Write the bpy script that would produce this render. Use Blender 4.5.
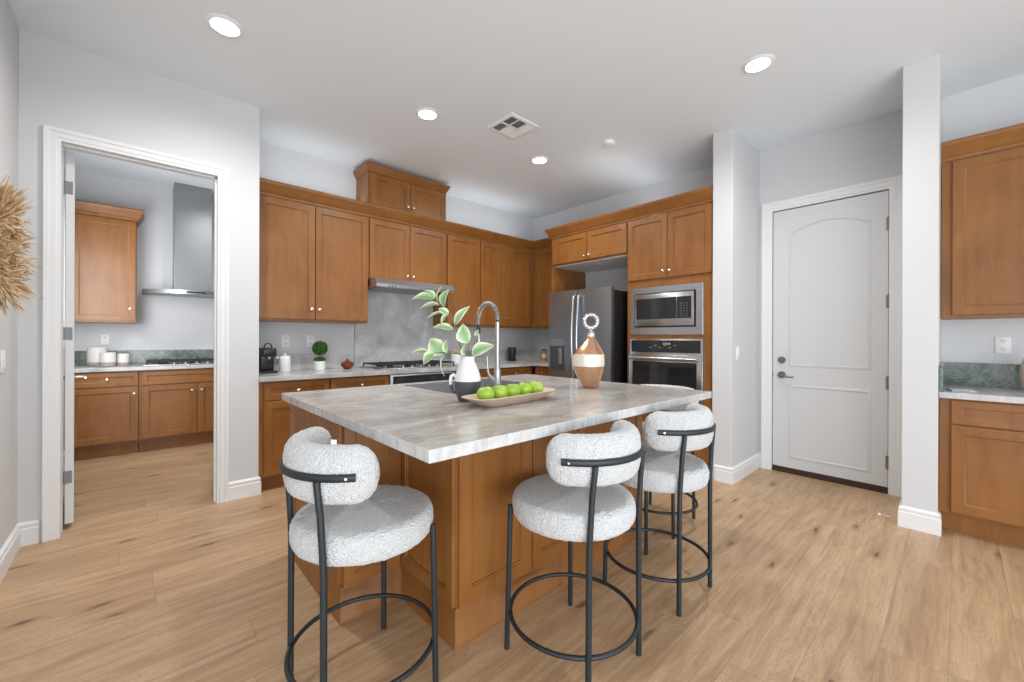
import bpy, bmesh, math, random
from mathutils import Vector, Matrix
random.seed(7)
for o in list(bpy.data.objects): bpy.data.objects.remove(o)
S = bpy.context.scene
COL = S.collection
PI = math.pi

# ---------------------------------------------------------------- camera
H_CAM, YAW, ROLL, F_PX = 1.234, math.radians(47.5), math.radians(.192), 408.3
fw = Vector((math.cos(YAW), math.sin(YAW), 0)); rt = Vector((math.sin(YAW), -math.cos(YAW), 0)); up = Vector((0, 0, 1))
xc = rt*math.cos(ROLL) + up*math.sin(ROLL); yc = -rt*math.sin(ROLL) + up*math.cos(ROLL)
cd = bpy.data.cameras.new('camera'); cam = bpy.data.objects.new('camera', cd); COL.objects.link(cam)
cd.sensor_width = 36; cd.sensor_fit = 'HORIZONTAL'; cd.lens = F_PX/1024*36; cd.shift_y = -2.3/1024
cd.clip_start = .02; cd.clip_end = 200
cam.matrix_world = Matrix.Translation((0, 0, H_CAM)) @ Matrix((xc, yc, -fw)).transposed().to_4x4()
S.camera = cam

# ---------------------------------------------------------------- light
S.view_settings.view_transform = 'Standard'; S.view_settings.look = 'None'
S.view_settings.gamma = 1; S.view_settings.use_curve_mapping = False
S.view_settings.exposure = 0.34
W = bpy.data.worlds.new('daylight'); S.world = W; W.use_nodes = True
W.node_tree.nodes['Background'].inputs[0].default_value = (.88, .94, 1, 1)
W.node_tree.nodes['Background'].inputs[1].default_value = 1.3

def area(name, loc, target, sx, sy, power, col=(1, 1, 1)):
    l = bpy.data.lights.new(name, 'AREA'); l.shape = 'RECTANGLE'; l.size = sx; l.size_y = sy; l.energy = power; l.color = col
    o = bpy.data.objects.new(name, l); COL.objects.link(o); o.location = loc
    o.rotation_euler = (Vector(target)-Vector(loc)).to_track_quat('-Z', 'Y').to_euler()
    return o
area('window_daylight', (-1.2, -3.2, 1.3), (2.0, 2.2, 2.6), 5.0, 2.2, 62, (.88, .94, 1))
area('ceiling_fill_light', (.3, -1.6, .35), (1.6, 1.8, 3.05), 4.0, 2.0, 75, (.86, .93, 1))  # unseen upward fill, added to lift the ceiling and stand in for bounce
area('cabinet_top_fill', (2.4, 4.18, 2.64), (2.4, 4.0, 3.6), 3.2, .12, 3.2, (.92, .96, 1))  # unseen uplight added above the wall cabinets to brighten the ceiling
area('oven_cabinet_top_fill', (4.2, 2.4, 2.64), (4.1, 2.4, 3.6), .12, 1.7, 1.8, (.92, .96, 1))  # second added uplight over the tall run, no lamp stands there
area('pantry_daylight', (-.46, 4.95, 1.7), (.9, 6.46, 1.75), .7, 1.2, 24, (.93, .96, 1))
_l = bpy.data.lights.new('pantry_fill_spot', 'SPOT'); _l.energy = 62; _l.spot_size = math.radians(165); _l.spot_blend = 1; _l.shadow_soft_size = .07  # unseen spot without a fixture, added to brighten the pantry cabinets
_o = bpy.data.objects.new('pantry_fill_spot', _l); COL.objects.link(_o); _o.location = (.75, 4.95, 3.02)

# ---------------------------------------------------------------- helpers
class G:
    def __init__(s): s.b = bmesh.new()
    def _v(s, pts): return [s.b.verts.new(p) for p in pts]
    def face(s, pts): return s.b.faces.new(s._v(pts))
    def box(s, x0, y0, z0, x1, y1, z1, bev=0, seg=2, mat=None):
        c = [(x0,y0,z0),(x1,y0,z0),(x1,y1,z0),(x0,y1,z0),(x0,y0,z1),(x1,y0,z1),(x1,y1,z1),(x0,y1,z1)]
        if mat: c = [mat @ Vector(p) for p in c]
        v = s._v(c)
        fs = [s.b.faces.new([v[i] for i in f]) for f in ((3,2,1,0),(4,5,6,7),(0,1,5,4),(1,2,6,5),(2,3,7,6),(3,0,4,7))]
        if bev:
            es = list({e for f in fs for e in f.edges})
            bmesh.ops.bevel(s.b, geom=es, offset=bev, segments=seg, affect='EDGES', profile=.5)
        return s
    def prism(s, poly, z0, z1, bev=0):
        lo = s._v([(x, y, z0) for x, y in poly]); hi = s._v([(x, y, z1) for x, y in poly]); n = len(poly)
        fs = [s.b.faces.new(lo[::-1]), s.b.faces.new(hi)]
        for i in range(n): fs.append(s.b.faces.new((lo[i], lo[(i+1) % n], hi[(i+1) % n], hi[i])))
        if bev: bmesh.ops.bevel(s.b, geom=list({e for f in fs for e in f.edges}), offset=bev, segments=2, affect='EDGES', profile=.5)
        return s
    def rings(s, rings, close=False, caps=True):
        R = [s._v(r) for r in rings]; n = len(R[0]); m = len(R)
        for i in range(m if close else m-1):
            a, b = R[i], R[(i+1) % m]
            for j in range(n): s.b.faces.new((a[j], a[(j+1) % n], b[(j+1) % n], b[j]))
        if caps and not close:
            s.b.faces.new(R[0][::-1]); s.b.faces.new(R[-1])
        return s
    def tube(s, pts, r, seg=12, close=False, flat=1.0, upv=(0, 0, 1)):
        pts = [Vector(p) for p in pts]; n = len(pts); rs = r if isinstance(r, (list, tuple)) else [r]*n
        R = []; pu = Vector(upv)
        for i, p in enumerate(pts):
            if close: t = pts[(i+1) % n]-pts[i-1]
            else: t = pts[min(i+1, n-1)]-pts[max(i-1, 0)]
            t.normalize(); a = pu - t*pu.dot(t)
            if a.length < 1e-4: a = t.orthogonal()
            a.normalize(); pu = a; b = t.cross(a)
            R.append([p + (a*math.cos(2*PI*k/seg) + b*math.sin(2*PI*k/seg)*flat)*rs[i] for k in range(seg)])
        return s.rings(R, close)
    def lathe(s, prof, c=(0, 0, 0), seg=24, axis='z'):
        c = Vector(c); R = []
        for r, z in prof:
            ring = []
            for k in range(seg):
                a = 2*PI*k/seg; x, y = max(r, 1e-5)*math.cos(a), max(r, 1e-5)*math.sin(a)
                ring.append(c + (Vector((x, y, z)) if axis == 'z' else Vector((x, -z, y)) if axis == '-y' else Vector((z, x, y)) if axis == 'x' else Vector((-z, y, x))))
            R.append(ring)
        return s.rings(R)
    def sphere(s, c, r, sx=1, sy=1, sz=1, u=16, v=10):
        m = Matrix.Translation(c) @ Matrix.Diagonal((sx, sy, sz, 1))
        bmesh.ops.create_uvsphere(s.b, u_segments=u, v_segments=v, radius=r, matrix=m); return s
    def sweep(s, path, prof, fn=None, close=False):
        # path: 2D points, prof: (out, height) closed polygon; out is to the right of travel
        n = len(path); R = []
        P = [Vector((p[0], p[1])) for p in path]
        for i in range(n):
            if close: d0 = (P[i]-P[i-1]).normalized(); d1 = (P[(i+1) % n]-P[i]).normalized()
            else:
                d0 = (P[i]-P[i-1]).normalized() if i else (P[1]-P[0]).normalized()
                d1 = (P[i+1]-P[i]).normalized() if i < n-1 else d0
            n0 = Vector((d0.y, -d0.x)); n1 = Vector((d1.y, -d1.x)); m = (n0+n1); m = m/max(m.dot(n0), .2)
            R.append([(fn or (lambda a, b, c: (a, b, c)))(P[i].x+m.x*o, P[i].y+m.y*o, z) for o, z in prof])
        return s.rings(R, close)
    def build(s, name, mat, parent=None, smooth=None, kind=None, label=None, mods=None):
        bmesh.ops.recalc_face_normals(s.b, faces=s.b.faces[:])
        me = bpy.data.meshes.new(name); s.b.to_mesh(me); s.b.free()
        me.materials.append(mat)
        if smooth is not None:
            me.shade_smooth(); me.set_sharp_from_angle(angle=math.radians(smooth))
        o = bpy.data.objects.new(name, me); COL.objects.link(o)
        if parent: o.parent = parent
        if kind: o['kind'] = kind
        if label: o['label'] = label
        return o

def thing(name, label, cat, loc=(0, 0, 0), rz=0, group=None):
    o = bpy.data.objects.new(name, None); COL.objects.link(o); o.empty_display_size = .1
    o.location = loc; o.rotation_euler = (0, 0, rz); o['label'] = label; o['category'] = cat
    if group: o['group'] = group
    return o
def tag(o, label, cat, group=None):
    o['label'] = label; o['category'] = cat
    if group: o['group'] = group
    return o
def copy_tree(o, parent=None):
    c = o.copy(); COL.objects.link(c)
    if parent: c.parent = parent
    for ch in list(o.children): copy_tree(ch, c)
    return c

# ---------------------------------------------------------------- materials
def new_mat(name):
    m = bpy.data.materials.new(name); m.use_nodes = True
    return m, m.node_tree, m.node_tree.nodes['Principled BSDF']
def plain(name, col, rough=.5, metal=0, **kw):
    m, t, b = new_mat(name)
    b.inputs['Base Color'].default_value = (*col, 1); b.inputs['Roughness'].default_value = rough; b.inputs['Metallic'].default_value = metal
    for k, v in kw.items(): b.inputs[k.replace('_', ' ')].default_value = v
    return m
def ramp(t, stops, fac):
    r = t.nodes.new('ShaderNodeValToRGB'); cr = r.color_ramp
    while len(cr.elements) < len(stops): cr.elements.new(.5)
    for e, (p, c) in zip(cr.elements, stops): e.position = p; e.color = (*c, 1)
    t.links.new(fac, r.inputs[0]); return r.outputs[0]
def mth(t, op, a, b=None, c=None):
    n = t.nodes.new('ShaderNodeMath'); n.operation = op
    for i, v in enumerate((a, b, c)):
        if v is None: continue
        if isinstance(v, (int, float)): n.inputs[i].default_value = v
        else: t.links.new(v, n.inputs[i])
    return n.outputs[0]
def mix(t, a, b, fac, mode='MIX'):
    n = t.nodes.new('ShaderNodeMix'); n.data_type = 'RGBA'; n.blend_type = mode
    for sock, v in ((n.inputs[0], fac), (n.inputs[6], a), (n.inputs[7], b)):
        if isinstance(v, (int, float)): sock.default_value = v
        elif isinstance(v, tuple): sock.default_value = (*v, 1)
        else: t.links.new(v, sock)
    return n.outputs[2]
def coords(t, scale=(1, 1, 1), rot=(0, 0, 0), rnd=False):
    tc = t.nodes.new('ShaderNodeTexCoord'); mp = t.nodes.new('ShaderNodeMapping')
    mp.inputs['Scale'].default_value = scale; mp.inputs['Rotation'].default_value = rot
    src = tc.outputs['Object']
    if rnd:
        oi = t.nodes.new('ShaderNodeObjectInfo'); va = t.nodes.new('ShaderNodeVectorMath'); va.operation = 'ADD'
        k = mth(t, 'MULTIPLY', oi.outputs['Random'], 37.0); cb = t.nodes.new('ShaderNodeCombineXYZ')
        for i in range(3): t.links.new(k, cb.inputs[i])
        t.links.new(src, va.inputs[0]); t.links.new(cb.outputs[0], va.inputs[1]); src = va.outputs[0]
    t.links.new(src, mp.inputs['Vector']); return mp.outputs[0]
def noise(t, vec, scale=5, detail=4, rough=.5, dist=0):
    n = t.nodes.new('ShaderNodeTexNoise'); n.inputs['Scale'].default_value = scale; n.inputs['Detail'].default_value = detail
    n.inputs['Roughness'].default_value = rough; n.inputs['Distortion'].default_value = dist
    t.links.new(vec, n.inputs['Vector']); return n.outputs[0]
def bump(t, b, h, strength=.2, dist=.01):
    n = t.nodes.new('ShaderNodeBump'); n.inputs['Strength'].default_value = strength; n.inputs['Distance'].default_value = dist
    t.links.new(h, n.inputs['Height']); t.links.new(n.outputs[0], b.inputs['Normal'])

def wood(name, dark, mid, light, rough=.36, horiz=False):
    m, t, b = new_mat(name)
    v = coords(t, (1.2, 9, 9) if horiz else (9, 9, 1.1), rnd=True)
    a = noise(t, v, 1.6, 6, .6, .8)
    v2 = coords(t, (3, 60, 60) if horiz else (60, 60, 3), rnd=True); f = noise(t, v2, 1.5, 3, .6)
    v3 = coords(t, (2, 2, 2), rnd=True); bl = noise(t, v3, 1.3, 3, .6, .4)
    c = ramp(t, [(.3, dark), (.5, mid), (.72, light)], mth(t, 'ADD', mth(t, 'MULTIPLY', a, .55), mth(t, 'MULTIPLY', bl, .45)))
    c = mix(t, c, dark, mth(t, 'MULTIPLY', f, .28))
    t.links.new(c, b.inputs['Base Color']); b.inputs['Roughness'].default_value = rough
    bump(t, b, f, .05, .002); return m
M = {}
M['maple'] = wood('maple_cabinet_wood', (.185, .066, .013), (.272, .106, .022), (.335, .146, .036))
M['maple_side'] = wood('maple_side_wood', (.185, .066, .013), (.272, .106, .022), (.335, .146, .036))
M['walnut_dish'] = wood('pale_wood', (.50, .38, .27), (.64, .50, .38), (.74, .61, .48), .6, True)

def paint(name, col, rough=.6):
    m, t, b = new_mat(name); b.inputs['Base Color'].default_value = (*col, 1); b.inputs['Roughness'].default_value = rough
    bump(t, b, noise(t, coords(t, (1, 1, 1)), 180, 2), .04, .002); return m
M['wall'] = paint('wall_paint', (.635, .64, .648))
M['ceiling'] = paint('ceiling_paint', (.80, .85, .895), .8)
M['trim'] = paint('trim_paint', (.78, .785, .79), .4)
M['door'] = paint('door_paint', (.66, .665, .67), .42)
M['white'] = plain('white_plastic', (.82, .82, .82), .4)
M['ceramic'] = plain('white_ceramic', (.86, .86, .85), .18)
M['black'] = plain('black_metal', (.026, .034, .040), .42, .3)
M['blackplastic'] = plain('black_plastic', (.015, .015, .016), .3)
M['iron'] = plain('cast_iron', (.02, .02, .021), .55)
M['darkglass'] = plain('dark_oven_glass', (.018, .019, .021), .05)
M['faucet'] = plain('faucet_steel', (.50, .49, .48), .33, 1)
M['nickel'] = plain('brushed_nickel', (.78, .76, .72), .25, 1)
M['pewter'] = plain('dark_pewter', (.25, .24, .23), .32, 1)
M['chrome'] = plain('polished_silver', (.85, .85, .86), .1, 1)
M['hinge'] = plain('satin_hinge_metal', (.22, .22, .22), .5, .8)
M['brownstrip'] = plain('brown_threshold', (.045, .022, .014), .5)
M['darkslot'] = plain('dark_slot', (.02, .02, .02), .7)
M['apple'] = None
def steel(name, col, rough, horiz=True):
    m, t, b = new_mat(name)
    n = noise(t, coords(t, (1, 1, 180) if horiz else (180, 180, 1)), 2.5, 3, .6)
    c = ramp(t, [(.3, tuple(x*.9 for x in col)), (.7, col)], n)
    t.links.new(c, b.inputs['Base Color']); b.inputs['Metallic'].default_value = 1
    b.inputs['Roughness'].default_value = rough; bump(t, b, n, .03, .001); return m
M['steel'] = steel('brushed_steel', (.55, .55, .56), .25)
M['steel_fridge'] = steel('fridge_steel', (.40, .455, .51), .34)
M['steel_dark'] = steel('dark_steel', (.33, .34, .35), .36, False)
M['sinksteel'] = steel('sink_steel', (.52, .52, .53), .42)

def stone(name, cols, rot, scale, rough=.2, vein=(.78, .77, .75), vfac=.5, band=1.0):
    m, t, b = new_mat(name)
    v = coords(t, scale, (0, 0, rot))
    a = noise(t, v, 1.5, 8, .62, 1.4)
    base = ramp(t, [(.28, cols[0]), (.45, cols[1]), (.58, cols[2]), (.75, cols[3])], a)
    w = noise(t, v, 2.3, 6, .6, 2.2)
    ve = ramp(t, [(.0, (0, 0, 0)), (.47, (0, 0, 0)), (.5, (1, 1, 1)), (.53, (0, 0, 0))], w)
    g = noise(t, coords(t, (1, 1, 1)), 90, 3, .7)
    c = mix(t, base, vein, mth(t, 'MULTIPLY', ve, vfac))
    c = mix(t, c, tuple(x*.75 for x in cols[1]), mth(t, 'MULTIPLY', mth(t, 'POWER', g, 2.0), .4))
    t.links.new(c, b.inputs['Base Color']); b.inputs['Roughness'].default_value = rough
    return m
M['quartzite'] = stone('island_quartzite', ((.33, .30, .275), (.45, .415, .385), (.54, .51, .48), (.66, .645, .63)), math.radians(38), (1.5, 3.2, 3), .16, (.74, .73, .72), .45)
def pale_edge(m):  # mixes the slab's side faces toward a paler blue-grey than its top
    t = m.node_tree; b = t.nodes['Principled BSDF']; l = b.inputs['Base Color'].links[0]; src = l.from_socket
    g = t.nodes.new('ShaderNodeTexCoord'); sp = t.nodes.new('ShaderNodeSeparateXYZ'); t.links.new(g.outputs['Normal'], sp.inputs[0])
    e = mth(t, 'LESS_THAN', mth(t, 'ABSOLUTE', sp.outputs[2]), .5)
    n = noise(t, coords(t, (1, 1, .25)), 34, 4, .65); c2 = ramp(t, [(.3, (.36, .40, .43)), (.5, (.62, .65, .66)), (.7, (.80, .81, .81))], n)
    t.links.new(mix(t, src, c2, mth(t, 'MULTIPLY', e, .55)), b.inputs['Base Color'])
pale_edge(M['quartzite'])
M['greymarble'] = stone('grey_marble', ((.34, .345, .35), (.46, .46, .46), (.56, .56, .56), (.70, .70, .70)), math.radians(-35), (1.6, 2.8, 1.6), .2, (.78, .78, .78), .3)
M['greengranite'] = stone('green_granite', ((.07, .09, .08), (.12, .15, .13), (.19, .22, .20), (.33, .36, .34)), math.radians(20), (3, 3, 3), .15, (.42, .45, .42), .6)

def floor_mat():
    m, t, b = new_mat('oak_plank_floor')
    tc = t.nodes.new('ShaderNodeTexCoord'); sp = t.nodes.new('ShaderNodeSeparateXYZ'); t.links.new(tc.outputs['Object'], sp.inputs[0])
    X, Y = sp.outputs[0], sp.outputs[1]
    yr = mth(t, 'DIVIDE', mth(t, 'SUBTRACT', Y, .02), .19); row = mth(t, 'FLOOR', yr); fy = mth(t, 'FRACT', yr)
    def wn(a, b_=None):
        n = t.nodes.new('ShaderNodeTexWhiteNoise'); n.noise_dimensions = '2D'; c = t.nodes.new('ShaderNodeCombineXYZ')
        t.links.new(a, c.inputs[0])
        if b_ is not None: t.links.new(b_, c.inputs[1])
        t.links.new(c.outputs[0], n.inputs['Vector']); return n.outputs['Value']
    rr = wn(row); xr = mth(t, 'ADD', mth(t, 'DIVIDE', X, 1.75), mth(t, 'MULTIPLY', rr, 9.0))
    colx = mth(t, 'FLOOR', xr); fx = mth(t, 'FRACT', xr); pid = wn(row, colx)
    ey = mth(t, 'MINIMUM', fy, mth(t, 'SUBTRACT', 1.0, fy)); ex = mth(t, 'MINIMUM', fx, mth(t, 'SUBTRACT', 1.0, fx))
    seam = mth(t, 'MAXIMUM', mth(t, 'LESS_THAN', ey, .006), mth(t, 'LESS_THAN', ex, .0008))
    def vec(sx, sy, k):
        c = t.nodes.new('ShaderNodeCombineXYZ')
        t.links.new(mth(t, 'ADD', mth(t, 'MULTIPLY', X, sx), mth(t, 'MULTIPLY', pid, k)), c.inputs[0])
        t.links.new(mth(t, 'ADD', mth(t, 'MULTIPLY', Y, sy), mth(t, 'MULTIPLY', pid, k*1.7)), c.inputs[1])
        t.links.new(mth(t, 'MULTIPLY', pid, k*.3), c.inputs[2]); return c.outputs[0]
    g1 = noise(t, vec(1.1, 7, 31), 1.5, 7, .62, 1.6)     # cathedral grain
    g2 = noise(t, vec(6, 130, 17), 1.0, 3, .6, .3)       # fine pores
    g3 = noise(t, vec(.6, 17, 53), 1.6, 4, .55, .6)      # long streaks
    c = ramp(t, [(.30, (.34, .205, .108)), (.44, (.47, .305, .172)), (.56, (.57, .39, .235)), (.72, (.65, .465, .295))],
             mth(t, 'ADD', mth(t, 'MULTIPLY', g1, .60), mth(t, 'MULTIPLY', g3, .40)))
    tone = ramp(t, [(0, (.86, .83, .80)), (.5, (.97, .96, .95)), (1, (1.06, 1.05, 1.04))], pid)
    c = mix(t, c, tone, .9, 'MULTIPLY')
    c = mix(t, c, (.36, .225, .13), mth(t, 'MULTIPLY', mth(t, 'GREATER_THAN', g2, .56), .22))
    g4 = noise(t, vec(.5, 20, 91), 1.5, 5, .6, .8)
    c = mix(t, c, (.27, .155, .08), mth(t, 'MULTIPLY', mth(t, 'MAXIMUM', mth(t, 'SUBTRACT', g4, .60), 0.0), 4.5))
    gl = mth(t, 'FRACT', mth(t, 'MULTIPLY', g1, 15.0)); line = mth(t, 'LESS_THAN', mth(t, 'ABSOLUTE', mth(t, 'SUBTRACT', gl, .5)), .13)
    c = mix(t, c, (.33, .20, .115), mth(t, 'MULTIPLY', line, .36))
    vo = t.nodes.new('ShaderNodeTexVoronoi'); vo.voronoi_dimensions = '2D'; vo.inputs['Scale'].default_value = 1.0; vo.inputs['Randomness'].default_value = 1
    t.links.new(vec(1.7, 6.0, 71), vo.inputs['Vector'])
    dk = mth(t, 'ADD', vo.outputs['Distance'], mth(t, 'MULTIPLY', mth(t, 'SUBTRACT', noise(t, vec(9, 30, 3), 1.5, 4), .5), .22))
    gate = mth(t, 'GREATER_THAN', wn(mth(t, 'MULTIPLY', vo.outputs['Color'], 91.0)), .78)
    kn = ramp(t, [(0, (1, 1, 1)), (.035, (.85, .85, .85)), (.09, (.22, .22, .22)), (.20, (0, 0, 0))], dk)
    c = mix(t, c, (.095, .05, .025), mth(t, 'MULTIPLY', mth(t, 'MULTIPLY', kn, gate), .85))
    c = mix(t, c, (.22, .13, .075), mth(t, 'MULTIPLY', seam, .5))
    t.links.new(c, b.inputs['Base Color']); b.inputs['Roughness'].default_value = .42
    hh = mth(t, 'SUBTRACT', mth(t, 'MULTIPLY', g2, .25), seam); bump(t, b, hh, .12, .003)
    return m
M['floor'] = floor_mat()

def boucle():
    m, t, b = new_mat('boucle_fabric')
    vo = t.nodes.new('ShaderNodeTexVoronoi'); vo.inputs['Scale'].default_value = 190; v = coords(t); 
    nz = t.nodes.new('ShaderNodeTexNoise'); nz.inputs['Scale'].default_value = 60; t.links.new(v, nz.inputs['Vector'])
    t.links.new(v, vo.inputs['Vector'])
    hgt = mth(t, 'ADD', mth(t, 'SUBTRACT', 1.0, vo.outputs['Distance']), mth(t, 'MULTIPLY', nz.outputs[0], .9))
    c = ramp(t, [(.45, (.58, .585, .59)), (.8, (.67, .675, .68)), (1.0, (.73, .735, .74))], mth(t, 'MULTIPLY', hgt, .8))
    t.links.new(c, b.inputs['Base Color']); b.inputs['Roughness'].default_value = .95
    b.inputs['Sheen Weight'].default_value = .3
    bump(t, b, hgt, .9, .006); return m
M['boucle'] = boucle()

# ================================================================ SETTING
CEIL = 3.05
XL, YP, XP = -.52, 3.734, .706        # left wall, doorway wall face, its end
YN, XE = 4.36, 4.44                   # cooktop wall, east wall
def st(name, g, mat, parent=None, smooth=None): return g.build(name, mat, parent, smooth, kind='structure')
st('floor', G().box(-6, -5, -.05, 6.5, 7.0, 0), M['floor'])
st('ceiling', G().box(-6, -5, CEIL, 6.5, 7.0, CEIL+.1), M['ceiling'])
st('wall_left', G().box(XL-.15, 1.3, 0, XL, YP, CEIL), M['wall'])
DX0, DX1, DH = -.350, .436, 2.44      # doorway opening
g = G().box(XL-.15, YP, 0, DX0-.02, YP+.12, CEIL).box(DX1+.02, YP, 0, XP, YP+.12, CEIL).box(DX0-.02, YP, DH+.02, DX1+.02, YP+.12, CEIL)
st('wall_doorway', g, M['wall'])
st('wall_return', G().box(XP-.13, YP+.12, 0, XP, YN+.12, CEIL), M['wall'])
st('wall_back', G().box(XP, YN, 0, XE+.15, YN+.12, CEIL), M['wall'])
# pantry shell (window in its left wall)
PYN = 6.46
WY0, WY1, WZ0, WZ1 = 4.86, 5.80, 1.15, 2.60
g = G().box(XL-.15, YP+.12, 0, XL, WY0, CEIL).box(XL-.15, WY1, 0, XL, PYN, CEIL).box(XL-.15, WY0, 0, XL, WY1, WZ0).box(XL-.15, WY0, WZ1, XL, WY1, CEIL)
st('wall_pantry_left', g, M['wall'])
st('wall_pantry_back', G().box(XL-.15, PYN, 0, 2.2, PYN+.12, CEIL), M['wall'])
st('wall_pantry_right', G().box(2.08, YN+.12, 0, 2.2, PYN, CEIL), M['wall'])
# east wall with the door opening
DY0, DY1 = .377, 1.184
g = G().box(XE, DY1+.02, 0, XE+.15, YN+.12, CEIL).box(XE, -2.2, 0, XE+.15, DY0-.02, CEIL).box(XE, DY0-.02, 2.46, XE+.15, DY1+.02, CEIL)
st('wall_right', g, M['wall'])
st('wall_door_stub', G().box(3.742, 1.301, 0, XE, 1.464, CEIL, .004), M['wall'])
st('wall_column_stub', G().box(3.741, .082, 0, XE, .25, CEIL, .004), M['wall'])
st('wall_behind_door', G().box(XE+.155, DY0-.1, 0, XE+.2, DY1+.1, 2.6), M['wall'])

# baseboards
BB = [(0, 0), (.016, 0), (.016, .098), (.011, .102), (.011, .112), (.014, .116), (.014, .124), (.006, .134), (.0, .138)]
def bb(name, path): st(name, G().sweep(path, BB), M['trim'], smooth=30)
bb('baseboard_left', [(XL, YP), (XL, 1.3)][::-1])
bb('baseboard_doorway', [(XL, YP), (-.435, YP)]) 
bb('baseboard_doorway_right', [(.508, YP), (XP, YP), (XP, YP+.02)])
bb('baseboard_door_stub', [(3.742, 1.44), (3.742, 1.301), (XE, 1.301)][::1])
bb('baseboard_column', [(XE, .25), (3.741, .25), (3.741, .082), (3.79, .082)][::1])
bb('baseboard_right_upper', [(XE, 1.30), (XE, 1.272)])
bb('baseboard_pantry', [(XL, YP+.14), (XL, 5.85)][::1])

# casings: profile (out from the opening, proud of the wall)
CP = [(0, 0), (0, .012), (.018, .014), (.024, .018), (.055, .019), (.062, .024), (.085, .026), (.088, 0)]
def casing(name, u0, u1, h, fn, mat='trim', k=1.0):
    st(name, G().sweep([(u0, 0), (u0, h), (u1, h), (u1, 0)], [(-o*k, z) for o, z in CP], fn), M[mat], smooth=25)
casing('trim_doorway', DX0, DX1, DH, lambda a, b, c: (a, YP-c, b), k=.84)
casing('trim_door', -DY1-.004, -DY0+.004, 2.445, lambda a, b, c: (XE-c, -a, b))
# jambs
st('trim_doorway_jamb', G().box(DX0-.02, YP-.002, 0, DX0, YP+.122, DH).box(DX1, YP-.002, 0, DX1+.02, YP+.122, DH).box(DX0-.02, YP-.002, DH, DX1+.02, YP+.122, DH+.02)
   .box(DX1-.012, YP+.04, 0, DX1, YP+.075, DH).box(DX0, YP+.04, DH-.012, DX1, YP+.075, DH), M['trim'])
st('trim_door_jamb', G().box(XE-.002, DY1+.004, 0, XE+.15, DY1+.02, 2.445).box(XE-.002, DY0-.02, 0, XE+.15, DY0-.004, 2.445).box(XE-.002, DY0-.02, 2.445, XE+.15, DY1+.02, 2.46), M['trim'])
st('trim_door_threshold', G().box(XE-.01, DY0-.003, 0, XE+.15, DY1+.003, .016, .003), M['brownstrip'])

# window with louvred shutter in the pantry
w = st('window_1', G().box(XL-.15, WY0, WZ0, XL-.12, WY1, WZ0+.04).box(XL-.15, WY0, WZ1-.04, XL-.12, WY1, WZ1).box(XL-.15, WY0, WZ0, XL-.12, WY0+.04, WZ1).box(XL-.15, WY1-.04, WZ0, XL-.12, WY1, WZ1), M['trim'])
mg, tg, bg = new_mat('window_glass'); bg.inputs['Transmission Weight'].default_value = 1; bg.inputs['Roughness'].default_value = 0; bg.inputs['IOR'].default_value = 1.05
G().box(XL-.138, WY0+.03, WZ0+.03, XL-.134, WY1-.03, WZ1-.03).build('window_pane', mg, w, kind='structure')
g = G()
for y in (WY0, (WY0+WY1)/2-.03, WY1-.06): g.box(XL-.05, y, WZ0, XL-.02, y+.06, WZ1)
g.box(XL-.05, WY0, WZ0, XL-.02, WY1, WZ0+.07).box(XL-.05, WY0, WZ1-.07, XL-.02, WY1, WZ1)
z = WZ0+.11
while z < WZ1-.1:
    g.box(-.004, WY0+.05, -.03, .004, WY1-.05, .03, mat=Matrix.Translation((XL-.035, 0, z)) @ Matrix.Rotation(math.radians(65), 4, 'Y')); z += .085
g.build('window_shutter', M['trim'], w, kind='structure')

# main door (two raised panels, the upper one arched), seen from the room at x = XE
d1 = st('door_1', G().box(XE+.004, DY0, .045, XE+.048, DY1, 2.437, .002), M['door'])
def outline(y0, y1, z0, z1, arch):
    pts = [(y0, z0), (y1, z0)]
    if not arch: pts += [(y1, z1), (y0, z1)]
    else:
        for k in range(13):
            u = k/12; y = y1+(y0-y1)*u; pts.append((y, z1+arch*(1-(2*u-1)**2)))
    return pts
PF = [(-.003, 0), (.0, -.004), (.010, -.008), (.022, -.003), (.03, 0)]
for nm, a in (('door_panel', (.505, 1.03, .165, .795, 0)), ('door_panel', (.505, 1.03, 1.01, 2.205, .075))):
    g = G(); p = outline(*a)
    g.sweep(p, [(0, -.001), (.0, .002), (.006, .008), (.014, .008), (.028, .001), (.028, -.001)], lambda u, v, c: (XE+.004-c, u, v), close=True)
    g.build(nm, M['door'], d1, 35, 'structure')
G().box(XE+.002, DY0+.002, .016, XE+.044, DY1-.002, .05).build('door_sweep', M['brownstrip'], d1, kind='structure')
G().lathe([(0, .03), (.02, .03), (.027, .022), (.031, .008), (.032, 0)], (XE+.004, 1.111, 1.044), 24, '-x').build('deadbolt', M['pewter'], d1, 40, 'structure')
g = G().lathe([(0, .02), (.024, .02), (.031, .012), (.033, 0)], (XE+.004, 1.111, .905), 24, '-x').lathe([(.011, .02), (.011, .055), (0, .055)], (XE+.004, 1.111, .905), 16, '-x')
g.tube([(XE-.045, 1.111, .905), (XE-.05, 1.09, .903), (XE-.05, 1.06, .893), (XE-.048, 1.03, .890), (XE-.045, 1.005, .896)], [.011, .010, .009, .008, .006], 10)
g.build('door_handle', M['pewter'], d1, 40, 'structure')
G().box(XE-.001, DY1-.001, .88, XE+.006, DY1+.006, .94).build('strike_plate', M['pewter'], d1, kind='structure')
for z in (2.17, 1.545, .89, .25):
    G().tube([(XE-.006, DY0-.002, z-.055), (XE-.006, DY0-.002, z+.055)], .008, 10).box(XE-.002, DY0-.012, z-.05, XE+.004, DY0+.014, z+.05).build('door_hinge', M['pewter'], d1, 40, 'structure')

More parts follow.
